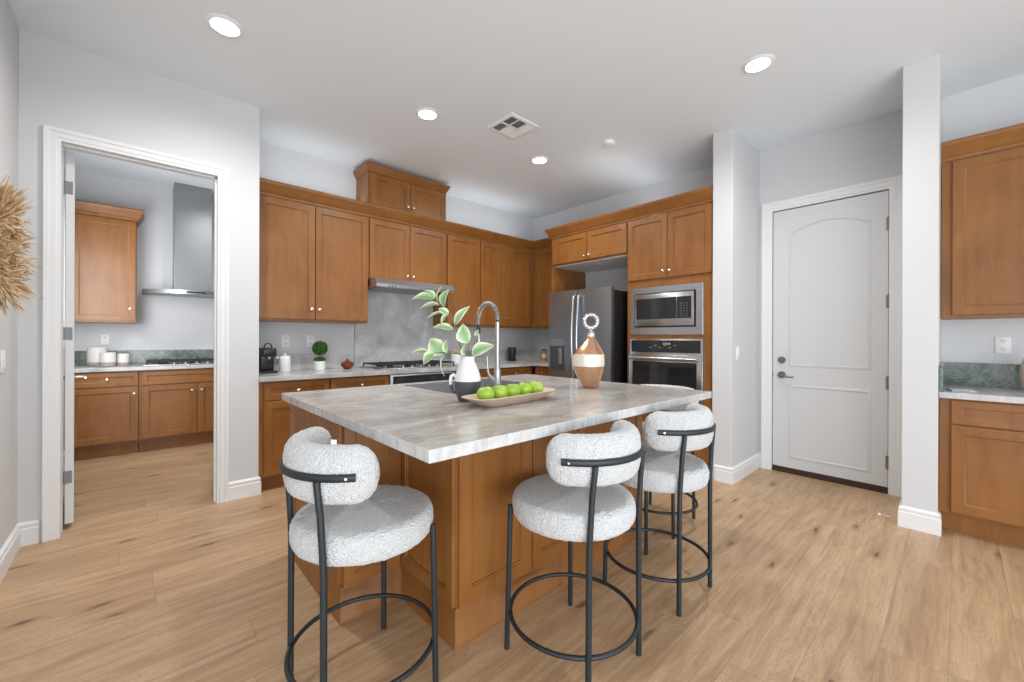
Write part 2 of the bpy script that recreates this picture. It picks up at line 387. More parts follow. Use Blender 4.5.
# pantry door, standing open into the pantry
m4 = Matrix.Translation((-.3235, 3.862, 0)) @ Matrix.Rotation(math.radians(4.4), 4, 'Z')
d2 = st('door_2', G().box(-.020, 0, .035, .020, .74, 2.425, .002, mat=m4), M['door'])
for z in (2.195, 1.258, .335):
    G().box(-.034, -.004, z-.04, .012, .002, z+.04, .001, mat=m4).tube([m4 @ Vector((-.03, -.006, z-.042)), m4 @ Vector((-.03, -.006, z+.042))], .006, 8).build('door_hinge', M['hinge'], d2, kind='structure')
g = G()
for s in (-1, 1):
    g.tube([m4 @ Vector((.022*s, .69, .93)), m4 @ Vector((.075*s, .69, .93)), m4 @ Vector((.078*s, .66, .93)), m4 @ Vector((.078*s, .585, .928))], [.011, .011, .009, .007], 10)
g.build('door_handle', M['nickel'], d2, 40, 'structure')
# spring door stop
ds = thing('door_stop', 'small spring door stop with a white tip on the column baseboard', 'door stop', (3.757, .270, .038))
g = G(); pts = []
for k in range(121):
    a = k*2*PI/10; u = k/120
    pts.append((.005*math.cos(a), .012+u*.07, .005*math.sin(a)))
g.tube(pts, .0013, 5); g.lathe([(.009, 0), (.009, .006), (0, .007)], (0, .0, 0), 12, 'z')
g.build('spring', M['nickel'], ds, 60)
G().lathe([(.006, -.084), (.007, -.092), (.005, -.098), (0, -.099)], (0, 0, 0), 12, '-y').build('rubber_tip', M['white'], ds, 40)

# ceiling: recessed lights, vent, smoke detector
def emis(name, col, s):
    m, t, b = new_mat(name); b.inputs['Base Color'].default_value = (*col, 1); b.inputs['Emission Color'].default_value = (*col, 1); b.inputs['Emission Strength'].default_value = s; return m
M['glow'] = emis('lamp_glow', (1, .985, .96), 9)
rl0 = None
for i, (x, y, lab) in enumerate(((.370, 2.887, 'lit round recessed ceiling light nearest the doorway to the pantry'), (1.723, 2.902, 'lit recessed ceiling light above the island, left of the air vent'),
                      (3.003, 2.873, 'lit recessed ceiling light beyond the air vent, in front of the refrigerator'), (3.009, .893, 'lit recessed ceiling light near the white panel door'))):
    if rl0 is None:
        t_ = thing('recessed_light', lab, 'ceiling light', (x, y, CEIL), 0, 'recessed ceiling lights')
        G().lathe([(.068, -.004), (.072, -.010), (.088, -.008), (.096, -.001), (.096, 0), (.066, 0)], (0, 0, 0), 40).build('trim_ring', M['white'], t_, 40)
        G().lathe([(0, -.006), (.069, -.006), (.069, -.001), (0, -.001)], (0, 0, 0), 40).build('lens', M['glow'], t_)
        rl0 = t_
    else:
        t_ = copy_tree(rl0); t_.location = (x, y, CEIL); t_['label'] = lab
    l = bpy.data.lights.new('downlight', 'SPOT'); l.energy = 64; l.spot_size = math.radians(168); l.spot_blend = 1.0; l.shadow_soft_size = .07; l.color = (1, .98, .95)
    o = bpy.data.objects.new('downlight', l); COL.objects.link(o); o.location = (x, y, CEIL-.03)
v = thing('ceiling_vent', 'square white ceiling air vent with dark louvre openings', 'air vent', (2.363, 2.575, CEIL))
g = G(); g.sweep([(-.155, -.155), (.155, -.155), (.155, .155), (-.155, .155)], [(0, 0), (0, -.006), (-.012, -.012), (-.026, -.012), (-.026, 0)], close=True)
g.box(-.13, -.006, -.012, .13, .006, -.002).box(-.05, -.13, -.012, -.042, .13, -.002).box(.042, -.13, -.012, .05, .13, -.002)
g.build('frame', M['white'], v, 30)
G().box(-.13, -.13, -.003, .13, .13, -.0005).build('backing', M['darkslot'], v)
g = G()
for bx0, bx1, by0, by1, tilt in ((-.13, -.05, -.13, -.006, 35), (-.13, -.05, .006, .13, 35), (-.042, .042, -.13, -.006, 35), (-.042, .042, .006, .13, -30), (.05, .13, -.13, -.006, -30), (.05, .13, .006, .13, -30)):
    n = 7
    for k in range(n):
        y = by0+(k+.5)*(by1-by0)/n
        g.box(bx0, -.009, -.0006, bx1, .009, .0006, mat=Matrix.Translation((0, y, -.008)) @ Matrix.Rotation(math.radians(tilt), 4, 'X'))
g.build('louvres', M['white'], v)
G().lathe([(.055, 0), (.055, -.018), (.045, -.03), (.02, -.034), (0, -.034)], (0, 0, 0), 28).build('smoke_detector', M['white'], None, 40)
o = bpy.data.objects['smoke_detector']; o.location = (3.197, 2.175, CEIL); tag(o, 'small round white smoke detector on the ceiling', 'smoke detector')

# ================================================================ CABINETS
def shaker(g, x0, x1, z0, z1, rail=.056, th=.02, y=0):
    def R(i, yy): return [(x0+i, yy, z0+i), (x1-i, yy, z0+i), (x1-i, yy, z1-i), (x0+i, yy, z1-i)]
    g.rings([R(0, y), R(0, y-th+.002), R(.002, y-th), R(rail, y-th), R(rail+.0015, y-th+.004), R(rail+.007, y-th+.006), R(rail+.008, y-th+.0115)])
KN = [(.005, 0), (.005, .012), (.013, .016), (.0155, .021), (.014, .026), (.007, .029), (0, .0295)]
def front(root, kind, x0, x1, z0, z1, knobs=(), mat='maple', rail=.056, kmat='nickel'):
    g = G(); shaker(g, x0, x1, z0, z1, rail if kind != 'drawer' else min(rail, .042))
    o = g.build(kind, M[mat], root, 30)
    for kx, kz in knobs: G().lathe(KN, (kx, -.019, kz), 16, '-y').build('knob', M[kmat], o, 40)
    return o
def cabinet(name, label, cat, loc, rz, w, dep, h, fronts, toe=0, mat='maple', group=None, body=None):
    r = thing(name, label, cat, loc, rz, group)
    g = body or G().box(0, 0, toe, w, dep, h, .0015, 1)
    g.build('carcass', M[mat], r)
    if toe: G().box(.002, .075, 0, w-.002, .095, toe).build('toe_kick', M[mat], r)
    for f in fronts: front(r, *f, mat=mat)
    return r
CROWN = [(0, 0), (.010, 0), (.012, .018), (.018, .024), (.030, .038), (.048, .078), (.058, .090), (.062, .096), (.062, .118), (.056, .124), (0, .124)]
RE = -PI/2   # cabinets on the east side face -X: local x runs towards -Y

# --- base run under the cooktop wall
CT = .925; CB = CT-.04
YB = 3.75
bl = 'maple base cabinet under the grey counter '
cabinet('base_cabinet', bl+'beside the doorway wall, below the coffee machine', 'cabinet', (.738, YB, 0), 0, .509, .59, CB-.002,
        [('drawer', .006, .503, .73, .870, [(.254, .80)]), ('door', .006, .503, .125, .722, [(.46, .68)])], .11)
cabinet('base_cabinet', bl+'just left of the undercounter oven', 'cabinet', (1.250, YB, 0), 0, .556, .59, CB-.002,
        [('drawer', .006, .55, .73, .870, [(.278, .80)]), ('door', .006, .272, .125, .722, [(.235, .68)]), ('door', .278, .55, .125, .722, [(.315, .68)])], .11)
cabinet('base_cabinet', bl+'just right of the undercounter oven', 'cabinet', (2.578, YB, 0), 0, .60, .59, CB-.002,
        [('drawer', .006, .594, .73, .870, [(.30, .80)]), ('door', .006, .297, .125, .722, [(.26, .68)]), ('door', .303, .594, .125, .722, [(.34, .68)])], .11)
cabinet('base_cabinet', bl+'in the corner beside the refrigerator', 'cabinet', (3.182, YB, 0), 0, .62, .59, CB-.002,
        [('drawer', .006, .57, .73, .870, [(.29, .80)]), ('door', .006, .57, .125, .722, [(.05, .68)])], .11)
cabinet('base_cabinet', 'narrow maple base cabinet turning the corner toward the refrigerator', 'cabinet', (3.822, 3.728, 0), RE, .30, .58, CB-.002,
        [('drawer', .03, .295, .73, .870, [(.16, .80)]), ('door', .03, .295, .125, .722, [(.25, .68)])], .11)
G().box(0, 0, 0, .029, .02, CB-.002).build('filler_strip', M['maple'])
o = bpy.data.objects['filler_strip']; o.location = (.7075, YB-.003, 0); tag(o, 'narrow maple filler strip between the doorway wall and first base cabinet', 'filler strip')
ov = thing('undercounter_oven', 'stainless framed black oven built in under the cooktop', 'oven', (1.809, YB, 0))
G().box(.002, .0, .11, .764, .56, CB-.004).build('case', M['steel_dark'], ov)
G().box(.01, .075, 0, .756, .095, .109).build('toe_kick', M['maple'], ov)
g = G().box(.004, -.025, .15, .762, 0, .875, .004); g.build('door_frame', M['steel'], ov, 40)
G().box(.03, -.029, .23, .736, -.024, .70, .002).build('window', M['darkglass'], ov)
G().box(.03, -.029, .76, .736, -.024, .86, .002).build('control_panel', M['darkglass'], ov)
G().tube([(.05, -.075, .73), (.716, -.075, .73)], .011, 12).tube([(.07, -.075, .73), (.07, -.02, .73)], .008, 8).tube([(.696, -.075, .73), (.696, -.02, .73)], .008, 8).build('handle', M['steel'], ov, 40)

ctop = G().prism([(XP+.001, 3.705), (3.775, 3.705), (3.775, 3.42), (XE-.001, 3.42), (XE-.001, YN-.001), (XP+.001, YN-.001)], CB, CT, .004).build('countertop', M['greymarble'])
tag(ctop, 'long grey marble countertop along the cooktop wall', 'countertop')
G().box(XP+.001, YN-.021, CT+.0005, 1.705, YN-.001, CT+.145, .002).build('backsplash_strip', M['greymarble'])
tag(bpy.data.objects['backsplash_strip'], 'low grey marble backsplash strip behind the topiary and coffee machine', 'backsplash')
G().box(1.707, YN-.022, CT+.0005, 2.675, YN-.001, 1.835, .002).build('marble_slab', M['greymarble'])
tag(bpy.data.objects['marble_slab'], 'tall grey marble backsplash slab behind the cooktop, up to the hood', 'backsplash')
o = G().prism([(2.677, YN-.021), (XE-.021, YN-.021), (XE-.021, 3.42), (XE-.001, 3.42), (XE-.001, YN-.001), (2.677, YN-.001)], CT+.0005, CT+.145, .002).build('corner_backsplash', M['greymarble'])
tag(o, 'low grey marble backsplash turning the corner beside the refrigerator', 'backsplash')

# --- wall cabinets over the cooktop wall: front of doors Y=4.03
YU = 4.05; UB, UT = 1.385, 2.468
UH = UT-UB
cabinet('wall_cabinet', 'tall double door maple wall cabinet left of the range hood', 'cabinet', (XP+.003, YU, UB), 0, 1.014, YN-YU-.002, UH,
        [('door', .045, .503, .02, UH-.012, [(.472, .115)]), ('door', .509, 1.006, .02, UH-.012, [(.54, .115)])], 0)
HB = 1.84
cabinet('wall_cabinet', 'short double door maple wall cabinet right above the range hood', 'cabinet', (1.724, YU, HB), 0, .936, YN-YU-.002, UT-HB,
        [('door', .01, .456, .012, UT-HB-.012, [(.424, .065)]), ('door', .462, .926, .012, UT-HB-.012, [(.494, .065)])], 0)
cabinet('wall_cabinet', 'single door maple wall cabinet just right of the range hood', 'cabinet', (2.664, YU, UB), 0, .49, YN-YU-.002, UH,
        [('door', .008, .482, .02, UH-.012, [(.45, .115)])], 0)
cabinet('wall_cabinet', 'double door maple wall cabinet nearest the kitchen corner', 'cabinet', (3.158, YU, UB), 0, .952, YN-YU-.002, UH,
        [('door', .006, .448, .02, UH-.012, [(.416, .115)]), ('door', .454, .88, .02, UH-.012, [(.486, .115)])], 0)
cabinet('wall_cabinet', 'narrow maple wall cabinet tucked beside the refrigerator enclosure', 'cabinet', (4.112, 4.046, UB), RE, .628, XE-4.112-.002, UH,
        [('door', .05, .60, .02, UH-.012, [(.57, .115)])], 0)
# light rail under
cr = G().sweep([(XP+.002, YU-.0), (4.112-.0, YU), (4.112, 3.478)], [(o_, z_+UT+.001) for o_, z_ in CROWN])
cr = cr.build('crown_molding', M['maple'], None, 35); tag(cr, 'long maple crown molding over the cooktop wall cabinets', 'crown molding')
# raised box above
tb = cabinet('wall_cabinet', 'small double door maple cabinet raised above the crown, almost at the ceiling', 'cabinet', (1.722, YU, UT+.127), 0, .932, YN-YU-.002, .338,
        [('door', .012, .462, .008, .328, [(.432, .06)]), ('door', .468, .920, .008, .328, [(.498, .06)])], 0)
G().sweep([(0, YN-YU-.003), (0, 0), (.932, 0), (.932, YN-YU-.003)], [(o_*.6, z_*.66+.3385) for o_, z_ in CROWN]).build('crown', M['maple'], tb, 35)

# --- tall run on the east side: carcass front X=3.79
XT = 3.79
TD = XE-XT-.002
# fridge enclosure: side panel + bridge cabinet
fe = thing('refrigerator_enclosure', 'maple enclosure framing the refrigerator with two short doors above', 'cabinet', (XT, 3.410, 0), RE)
G().box(0, 0, 0, .028, TD, UT).build('side_panel', M['maple'], fe)
G().box(.029, 0, 2.128, 1.067, TD, UT).build('carcass', M['maple'], fe)
G().box(  .030, .022, 2.120, 1.065, TD, 2.127).build('white_underside', M['white'], fe)
front(fe, 'door', .036, .548, 2.142, UT-.012, [(.518, 2.185)]); front(fe, 'door', .554, 1.062, 2.142, UT-.012, [(.584, 2.185)])
oc = cabinet('oven_cabinet', 'tall maple cabinet holding the microwave and wall oven', 'cabinet', (XT, 2.341, 0), RE, .872, TD, UT,
        [('door', .010, .437, 1.835, UT-.012, [(.407, 1.895)]), ('door', .443, .860, 1.835, UT-.012, [(.473, 1.895)]), ('drawer', .010, .860, .125, .40, [(.43, .28)])], .11)
cr2 = G().sweep([(XE-.33, 3.412), (XT, 3.412), (XT, 1.468)], [(o_, z_+UT+.001) for o_, z_ in CROWN]).build('crown_molding', M['maple'], None, 35)
tag(cr2, 'maple crown molding over the refrigerator and oven cabinets', 'crown molding')

# --- microwave + oven (local x to -Y, outwards -y)
def logo(root, x, z, r, y):
    o = G().lathe([(r, 0), (r, .0015), (r*.82, .0025), (0, .0025)], (x, y, z), 20, '-y').build('badge', M['pewter'], root, 40)
    g = G(); pts = []
    for k in range(25):
        a = k/24*2*PI; pts.append((x+r*.55*math.cos(a), y-.003, z+r*.55*math.sin(a)*(.7+.3*math.cos(a))))
    g.tube(pts[:-1], r*.09, 5, close=True).tube([(x-r*.3, y-.003, z-r*.35), (x, y-.003, z+.0), (x+r*.3, y-.003, z+r*.35)], r*.09, 5)
    g.build('badge_script', M['chrome'], o)
mw = thing('microwave', 'stainless built-in microwave with a wide trim frame above the wall oven', 'microwave', (XT-.001, 2.298, 1.277), RE)
W_, H_ = .742, .478
g = G()
def R4(x0, x1, z0, z1, y): return [(x0, y, z0), (x1, y, z0), (x1, y, z1), (x0, y, z1)]
g.rings([R4(0, W_, 0, H_, 0), R4(0, W_, 0, H_, -.018), R4(.003, W_-.003, .003, H_-.003, -.021), R4(.050, W_-.062, .072, H_-.062, -.021), R4(.052, W_-.064, .074, H_-.064, -.006)], caps=True)
g.build('trim_frame', M['steel'], mw, 30)
G().box(.053, -.0075, .075, W_-.065, -.0062, H_-.065).build('gap_shade', M['darkslot'], mw)  # dark sheet behind the door, painting in the shade of the gap
g = G().box(.062, -.034, .086, W_-.078, -.008, H_-.073, .003); g.build('door', M['steel'], mw, 30)
g = G().box(.080, -.0365, .155, .500, -.0345, H_-.118, .0008); g.build('window', M['darkglass'], mw)
g = G().box(.503, -.0365, .155, W_-.100, -.0345, H_-.118, .0008); cp = g.build('control_panel', M['darkglass'], mw)
pm = plain('panel_print', (.30, .31, .32), .4)
for r_ in range(6):
    for c_ in range(3): G().box(.540+c_*.028, -.0372, .175+r_*.024, .550+c_*.028, -.0366, .179+r_*.024).build('key', pm, cp)
logo(mw, .345, .118, .010, -.0345)
wo = thing('wall_oven', 'stainless wall oven with black glass door below the microwave', 'oven', (XT-.001, 2.298, .50), RE)
G().box(0, -.020, 0, W_, 0, .738, .002).build('trim_frame', M['steel'], wo, 30)
cp = G().box(.018, -.0255, .605, W_-.02, -.0205, .722, .002).build('control_panel', M['darkglass'], wo)
pm = plain('oven_display', (.22, .23, .24), .3)
for k in range(6): G().box(.22+k*.05, -.0268, .65+(k % 2)*.02, .245+k*.05, -.0256, .656+(k % 2)*.02).build('touch_mark', pm, cp)
G().box(.36, -.0268, .680, .44, -.0256, .70).build('display', pm, cp)
dr = G().box(.004, -.045, .02, W_-.004, -.0205, .585, .004).build('door', M['steel'], wo, 30)
G().box(.045, -.0475, .07, W_-.045, -.0455, .515, .001).build('window', M['darkglass'], dr)
G().tube([(.03, -.088, .548), (W_-.03, -.088, .548)], .0125, 14).tube([(.055, -.088, .548), (.055, -.043, .548)], .009, 10).tube([(W_-.055, -.088, .548), (W_-.055, -.043, .548)], .009, 10).build('handle', M['steel'], dr, 40)

# --- refrigerator: door faces at X=3.62
fr = thing('refrigerator', 'stainless french door refrigerator with water dispenser and black sides', 'refrigerator', (3.685, 3.313, 0), RE)
FW = .878
G().box(.004, .0, .03, FW-.004, .70, 1.755, .004).build('case', M['blackplastic'], fr, 30)
def fdoor(x0, x1, z0, z1):
    n = 10; poly = [(x0, 0)]
    for k in range(n+1):
        u = k/n; x = x0+(x1-x0)*u; poly.append((x, -.055-.008*math.sin(PI*u)))
    poly.append((x1, 0)); return G().prism(poly, z0, z1)
ld = fdoor(.002, FW/2-.003, .72, 1.785).build('door', M['steel_fridge'], fr, 30)
rd = fdoor(FW/2+.003, FW-.002, .72, 1.785).build('door', M['steel_fridge'], fr, 30)
fz = fdoor(.002, FW-.002, .06, .71).build('freezer_drawer', M['steel_fridge'], fr, 30)
for x, p in ((FW/2-.035, ld), (FW/2+.035, rd)):
    pts = [(x, -.055, 1.72), (x, -.085, 1.705)]+[(x, -.095-.028*math.sin(PI*k/10), 1.68-.86*k/10) for k in range(11)]+[(x, -.085, .80), (x, -.055, .785)]
    G().tube(pts, .0135, 12).build('handle', M['steel'], p, 40)
G().tube([(.08, -.055, .655), (.08, -.10, .655), (FW-.08, -.10, .655), (FW-.08, -.055, .655)], .0125, 12).build('handle', M['steel'], fz, 40)
dp = G().sweep([(.025, .86), (.262, .86), (.262, 1.245), (.025, 1.245)][::-1], [(0, 0), (0, .005), (.012, .005), (.012, 0)], lambda a, b, c: (a, -.058-c, b), close=True).build('dispenser', M['steel_dark'], ld)
G().box(.037, -.0650, 1.155, .250, -.06, 1.233, .001).build('display', plain('dispenser_panel', (.22, .23, .25), .25, .3), dp)
G().box(.037, -.0640, .872, .250, -.0595, 1.150).build('recess', plain('dispenser_recess', (.07, .075, .085), .3, .3), dp)
G().box(.17, -.072, .94, .215, -.0642, 1.13, .003).build('paddle', M['steel'], dp)
logo(fr, .572, 1.738, .011, -.0630)

# --- range hood under the short cabinet
rh = thing('range_hood', 'slim stainless under-cabinet range hood over the cooktop', 'range hood', (1.728, 3.86, 1.750), 0)
hd = YN-.023-3.86
g = G(); P = [(0, 0), (hd, 0), (hd, .088), (.045, .088), (0, .030)]
g.rings([[(x, a, b) for a, b in P] for x in (0, .926)]); g.build('canopy', M['steel'], rh)
G().box(.03, .02, -.006, .896, hd-.03, -.0005).build('filter', M['steel_dark'], rh)
for k in range(3): G().lathe([(.007, 0), (.007, .005), (0, .006)], (.14+k*.03, 0, .012), 10, '-y').build('button', M['blackplastic'], rh)

# --- cooktop
def cooktop(label, loc, w, dep, front_knobs=True):
    c = thing('gas_cooktop', label, 'cooktop', loc, 0)
    G().box(0, 0, .0005, w, dep, .012, .004).build('steel_top', M['steel'], c, 40)
    sp = [(.17, .14, .035), (.17, .36, .045), (w/2, .25, .06), (w-.17, .14, .045), (w-.17, .36, .035)]
    for x, y, r in sp:
        G().lathe([(r, .012), (r, .022), (r*.8, .026), (r*.8, .032), (0, .033)], (x, y, 0), 20).build('burner', M['iron'], c, 40)
    xs = [.02, w/3, 2*w/3, w-.02]
    for i in range(3):
        a, b = xs[i]+.006, xs[i+1]-.006; g = G()
        for y in (.03, dep-.04): g.box(a, y, .038, b, y+.012, .050, .002)
        for x in (a, b-.012): g.box(x, .03, .038, x+.012, dep-.028, .050, .002)
        mx = (a+b)/2
        for x in (mx-.055, mx+.045): g.box(x, .035, .042, x+.009, dep-.035, .054, .001)
        for y in (.13, .25, .37): g.box(a+.005, y, .042, b-.005, y+.009, .054, .001)
        for x in (a+.001, b-.013):
            for y in (.031, dep-.04): g.box(x, y, .012, x+.011, y+.011, .04)
        g.build('grate', M['iron'], c)
    for k in range(5):
        G().lathe([(.017, .012), (.017, .032), (.012, .036), (0, .036)], (w/2-.2+k*.1, .022, 0), 16).build('knob', M['steel'], c, 40)
    return c
cooktop('five burner gas cooktop with black grates on the grey marble counter', (1.735, 3.785, CT), .91, .51)

# ================================================================ PANTRY
PF_ = 5.865
cabinet('base_cabinet', 'pantry base cabinet with one drawer over one door, below the candles', 'cabinet', (-.515, PF_, 0), 0, .523, PYN-PF_-.003, CB-.002,
        [('drawer', .01, .518, .728, .868, [(.285, .80)]), ('door', .01, .518, .155, .718, [(.490, .642)])], .14)
cabinet('base_cabinet', 'pantry base cabinet with a wide drawer front over two doors, below the cooktop', 'cabinet', (.010, PF_, 0), 0, .98, PYN-PF_-.003, CB-.002,
        [('drawer', .022, .972, .728, .868, ()), ('door', .022, .488, .155, .718, [(.445, .642)]), ('door', .494, .972, .155, .718, [(.530, .642)])], .14)
cabinet('base_cabinet', 'rightmost base cabinet under the pantry counter, past the cooktop', 'cabinet', (.995, PF_, 0), 0, 1.08, PYN-PF_-.003, CB-.002,
        [('drawer', .01, 1.07, .728, .868, [(.5, .80)]), ('door', .01, .535, .155, .718, [(.49, .642)]), ('door', .545, 1.07, .155, .718, [(.59, .642)])], .14)
o = G().box(XL+.002, 5.825, CB, 2.078, PYN-.001, CT, .004).build('countertop', M['greymarble']); tag(o, 'grey stone countertop in the pantry beyond the doorway', 'countertop')
o = G().box(XL+.002, PYN-.021, CT+.0005, 2.078, PYN-.001, CT+.16, .002).build('backsplash_strip', M['greengranite']); tag(o, 'low green-grey stone backsplash behind the pantry candles', 'backsplash')
pu = cabinet('wall_cabinet', 'maple wall cabinet hanging in the pantry left of its hood', 'cabinet', (XL+.004, 6.14, 1.392), 0, .505, PYN-6.14-.002, 1.125,
        [('door', .008, .497, .02, 1.112, [(.455, .155)])], 0)
G().sweep([(.0, 0), (.505, 0), (.505, PYN-6.14-.003)], [(o_, z_+1.126) for o_, z_ in CROWN]).build('crown', M['maple'], pu, 35)
ph = thing('range_hood', 'tall stainless chimney hood with curved canopy in the pantry', 'range hood', (.50, PYN-.002, 1.735), 0)
G().box(-.19, -.29, .046, .165, 0, CEIL-1.737, .002).build('chimney', M['steel_dark'], ph)
n = 16; P = [(-.465, 0)]+[(-.465+.93*k/n, -.31-.20*math.sin(PI*k/n)) for k in range(n+1)]+[(.465, 0)]
G().prism(P, .0, .045, .003).build('canopy', M['steel_dark'], ph, 40)
G().box(-.09, -.512, .012, .09, -.502, .030).build('control_strip', M['blackplastic'], ph)
cooktop('black gas cooktop on the pantry counter under the chimney hood', (.045, 5.885, CT), .91, .51)
def candle(label, x, y, r, h, bot):
    c = thing('candle', label, 'candle', (x, y, CT+.0005), 0, 'candle jars on the pantry counter')
    b0 = h*bot
    G().lathe([(0, 0), (r*.9, 0), (r, .006), (r, b0), (0, b0)], seg=28).build('holder_base', M['taupe'], c, 40)
    G().lathe([(0, b0+.0005), (r, b0+.0005), (r, h-.004), (r-.004, h), (r-.006, h-.003), (r-.006, h-.012), (0, h-.012)], seg=28).build('jar', M['wax'], c, 40)
    return c
M['taupe'] = plain('taupe_glaze', (.42, .36, .32), .4); M['wax'] = plain('cream_wax', (.78, .75, .70), .45)
candle('tall cream candle jar at the back of the pantry counter', -.325, 6.30, .080, .20, .2)
candle('short cream candle jar with taupe base, left of the smallest', -.235, 6.12, .062, .145, .3)
candle('smallest cream candle jar, rightmost on the pantry counter', -.118, 6.17, .050, .130, .28)

# ================================================================ RIGHT CABINETS
RX = 4.11
rc = cabinet('wall_cabinet', 'maple wall cabinet right of the white column', 'cabinet', (RX+.02, .079, UB), RE, .90, XE-RX-.022, UH,
        [('door', .053, .47, .02, UH-.012, [(.44, .075)]), ('door', .476, .895, .02, UH-.012, [(.506, .075)])], 0)
G().sweep([(0, 0), (.90, 0), (.90, XE-RX-.023)], [(o_, z_+UH+.001) for o_, z_ in CROWN]).build('crown', M['maple'], rc, 35)
cabinet('base_cabinet', 'maple base cabinet right of the white column, under green-grey stone', 'cabinet', (3.81, .079, 0), RE, .90, XE-3.812, CB-.018,
        [('drawer', .053, .895, .708, .855, [(.474, .78)]), ('door', .053, .47, .15, .70, [(.43, .655)]), ('door', .476, .895, .15, .70, [(.52, .655)])], .135)
RT = .905
o = G().box(3.765, -.86, RT-.038, XE-.001, .080, RT, .003).build('countertop', M['greymarble']); tag(o, 'grey stone countertop right of the white column', 'countertop')
o = G().prism([(XE-.021, -.86), (XE-.001, -.86), (XE-.001, .080), (3.77, .080), (3.77, .062), (XE-.021, .062)][::-1], RT+.0005, RT+.165, .002).build('backsplash_strip', M['greengranite']); tag(o, 'dark green stone backsplash right of the white column', 'backsplash')
bk = thing('booklet', 'small white folded booklet lying on the counter by the white column', 'booklet', (3.93, -.02, RT+.0005), math.radians(8))
G().box(-.075, -.055, 0, .075, .055, .003).box(-.075, -.054, .0055, .075, .054, .008).build('pages', M['white'], bk)
G().box(-.078, -.057, .0032, .078, .057, .0052).build('cover', plain('navy_cover', (.07, .09, .2), .5), bk)
vz = G().lathe([(0, 0), (.030, 0), (.042, .03), (.050, .09), (.048, .15), (.036, .205), (.022, .24), (.020, .26), (.026, .27), (.018, .268), (.014, .24), (0, .24)], seg=32).build('vase', None or plain('taupe_vase', (.50, .40, .30), .35), None, 50)
vz.location = (4.24, -.322, RT+.0005); tag(vz, 'beige brown vase at the right edge of the photo on stone counter', 'vase')

# ================================================================ OUTLETS / SWITCHES (front faces local -y)
def outlet(label, loc, rz, kind='outlet', w=.072, h=.118):
    r = thing('wall_outlet' if kind == 'outlet' else 'light_switch', label, kind if kind == 'outlet' else 'light switch', loc, rz)
    G().box(-w/2, -.007, -h/2, w/2, 0, h/2, .002).build('cover_plate', M['white'], r, 40)
    if kind == 'outlet':
        for z in (-.027, .027):
            s = G().lathe([(.017, 0), (.017, .0025), (0, .003)], (0, -.007, z), 20, '-y').build('socket', M['white'], r, 40)
            G().box(-.008, -.0105, z-.002, -.005, -.0097, z+.009).box(.005, -.0105, z-.002, .008, -.0097, z+.008).lathe([(.0028, 0), (.0028, .0006), (0, .0007)], (0, -.0098, z-.009), 8, '-y').build('slots', M['darkslot'], s)
    else:
        G().box(-.016, -.0105, -.032, .016, -.0068, .032, .001).build('rocker', M['white'], r, 40)
    return r
outlet('white wall outlet above the coffee machine, between counter and cabinet', (1.045, YN-.0005, 1.205), 0)
outlet('white wall outlet partly hidden behind the topiary', (1.268, YN-.0005, 1.205), 0)
outlet('white wall outlet above the pantry candles', (-.27, PYN-.0005, 1.204), 0)
outlet('white wall outlet above the green stone backsplash', (XE-.0005, -.214, 1.200), RE)
outlet('white light switch on the stub wall left of the panel door', (3.862, 1.3005, 1.112), 0, 'switch')
outlet('white light switch on the wall at the left edge, under the wreath', (XL+.0005, 3.345, 1.106), PI/2, 'switch')

# ================================================================ ISLAND
IT, IB = .92, .88
isl = thing('kitchen_island', 'large maple kitchen island with panelled sides in the middle of the room', 'kitchen island', (.605, 1.003, 0), 0)
ox, oy = .605, 1.003
body = [(.940-ox, 1.352-oy), (2.345-ox, 1.352-oy), (2.345-ox, 2.570-oy), (.655-ox, 2.570-oy), (.655-ox, 1.800-oy), (.940-ox, 1.800-oy)]
nt = [(2.345-ox, 2.570-oy), (2.060-ox, 2.570-oy), (2.060-ox, 1.940-oy), (1.300-ox, 1.940-oy), (1.300-ox, 2.570-oy), (.655-ox, 2.570-oy)]
G().prism(body, 0, .648).prism(body[:2]+nt+body[4:], .648, IB-.001).box(1.3005-ox, 2.526-oy, .648, 2.0595-ox, 2.570-oy, IB-.001).build('carcass', M['maple'], isl)
# base moulding around
BM = [(0, 0), (.014, 0), (.014, .012), (.010, .018), (.010, .146), (.004, .155), (0, .155)]
G().sweep(body[::-1] if False else body, BM, close=True).build('base_molding', M['maple'], isl, 35)
# panels (shaker frames applied on the faces)
def panel_on(pa, pb, z0, z1, rail=.06):
    (x0, y0), (x1, y1) = pa, pb; L = math.hypot(x1-x0, y1-y0); a = math.atan2(y1-y0, x1-x0)
    g = G(); shaker(g, 0, L, z0, z1, rail, .016)
    o = g.build('panel', M['maple'], isl, 30); o.location = (x0, y0, 0); o.rotation_euler = (0, 0, a); return o
for x0, x1 in ((.946, 1.356), (1.362, 1.772), (1.778, 2.188), (2.194, 2.339)): panel_on((x0-ox, 1.352-oy), (x1-ox, 1.352-oy), .158, IB-.006)
panel_on((.940-ox, 1.796-oy), (.940-ox, 1.356-oy), .158, IB-.006, .05)
panel_on((.658-ox, 1.800-oy), (.922-ox, 1.800-oy), .158, IB-.006, .045)
panel_on((.655-ox, 2.566-oy), (.655-ox, 2.190-oy), .158, IB-.006, .06); panel_on((.655-ox, 2.184-oy), (.655-ox, 1.806-oy), .158, IB-.006, .06)
panel_on((2.345-ox, 1.358-oy), (2.345-ox, 1.96-oy), .158, IB-.006); panel_on((2.345-ox, 1.966-oy), (2.345-ox, 2.566-oy), .158, IB-.006)
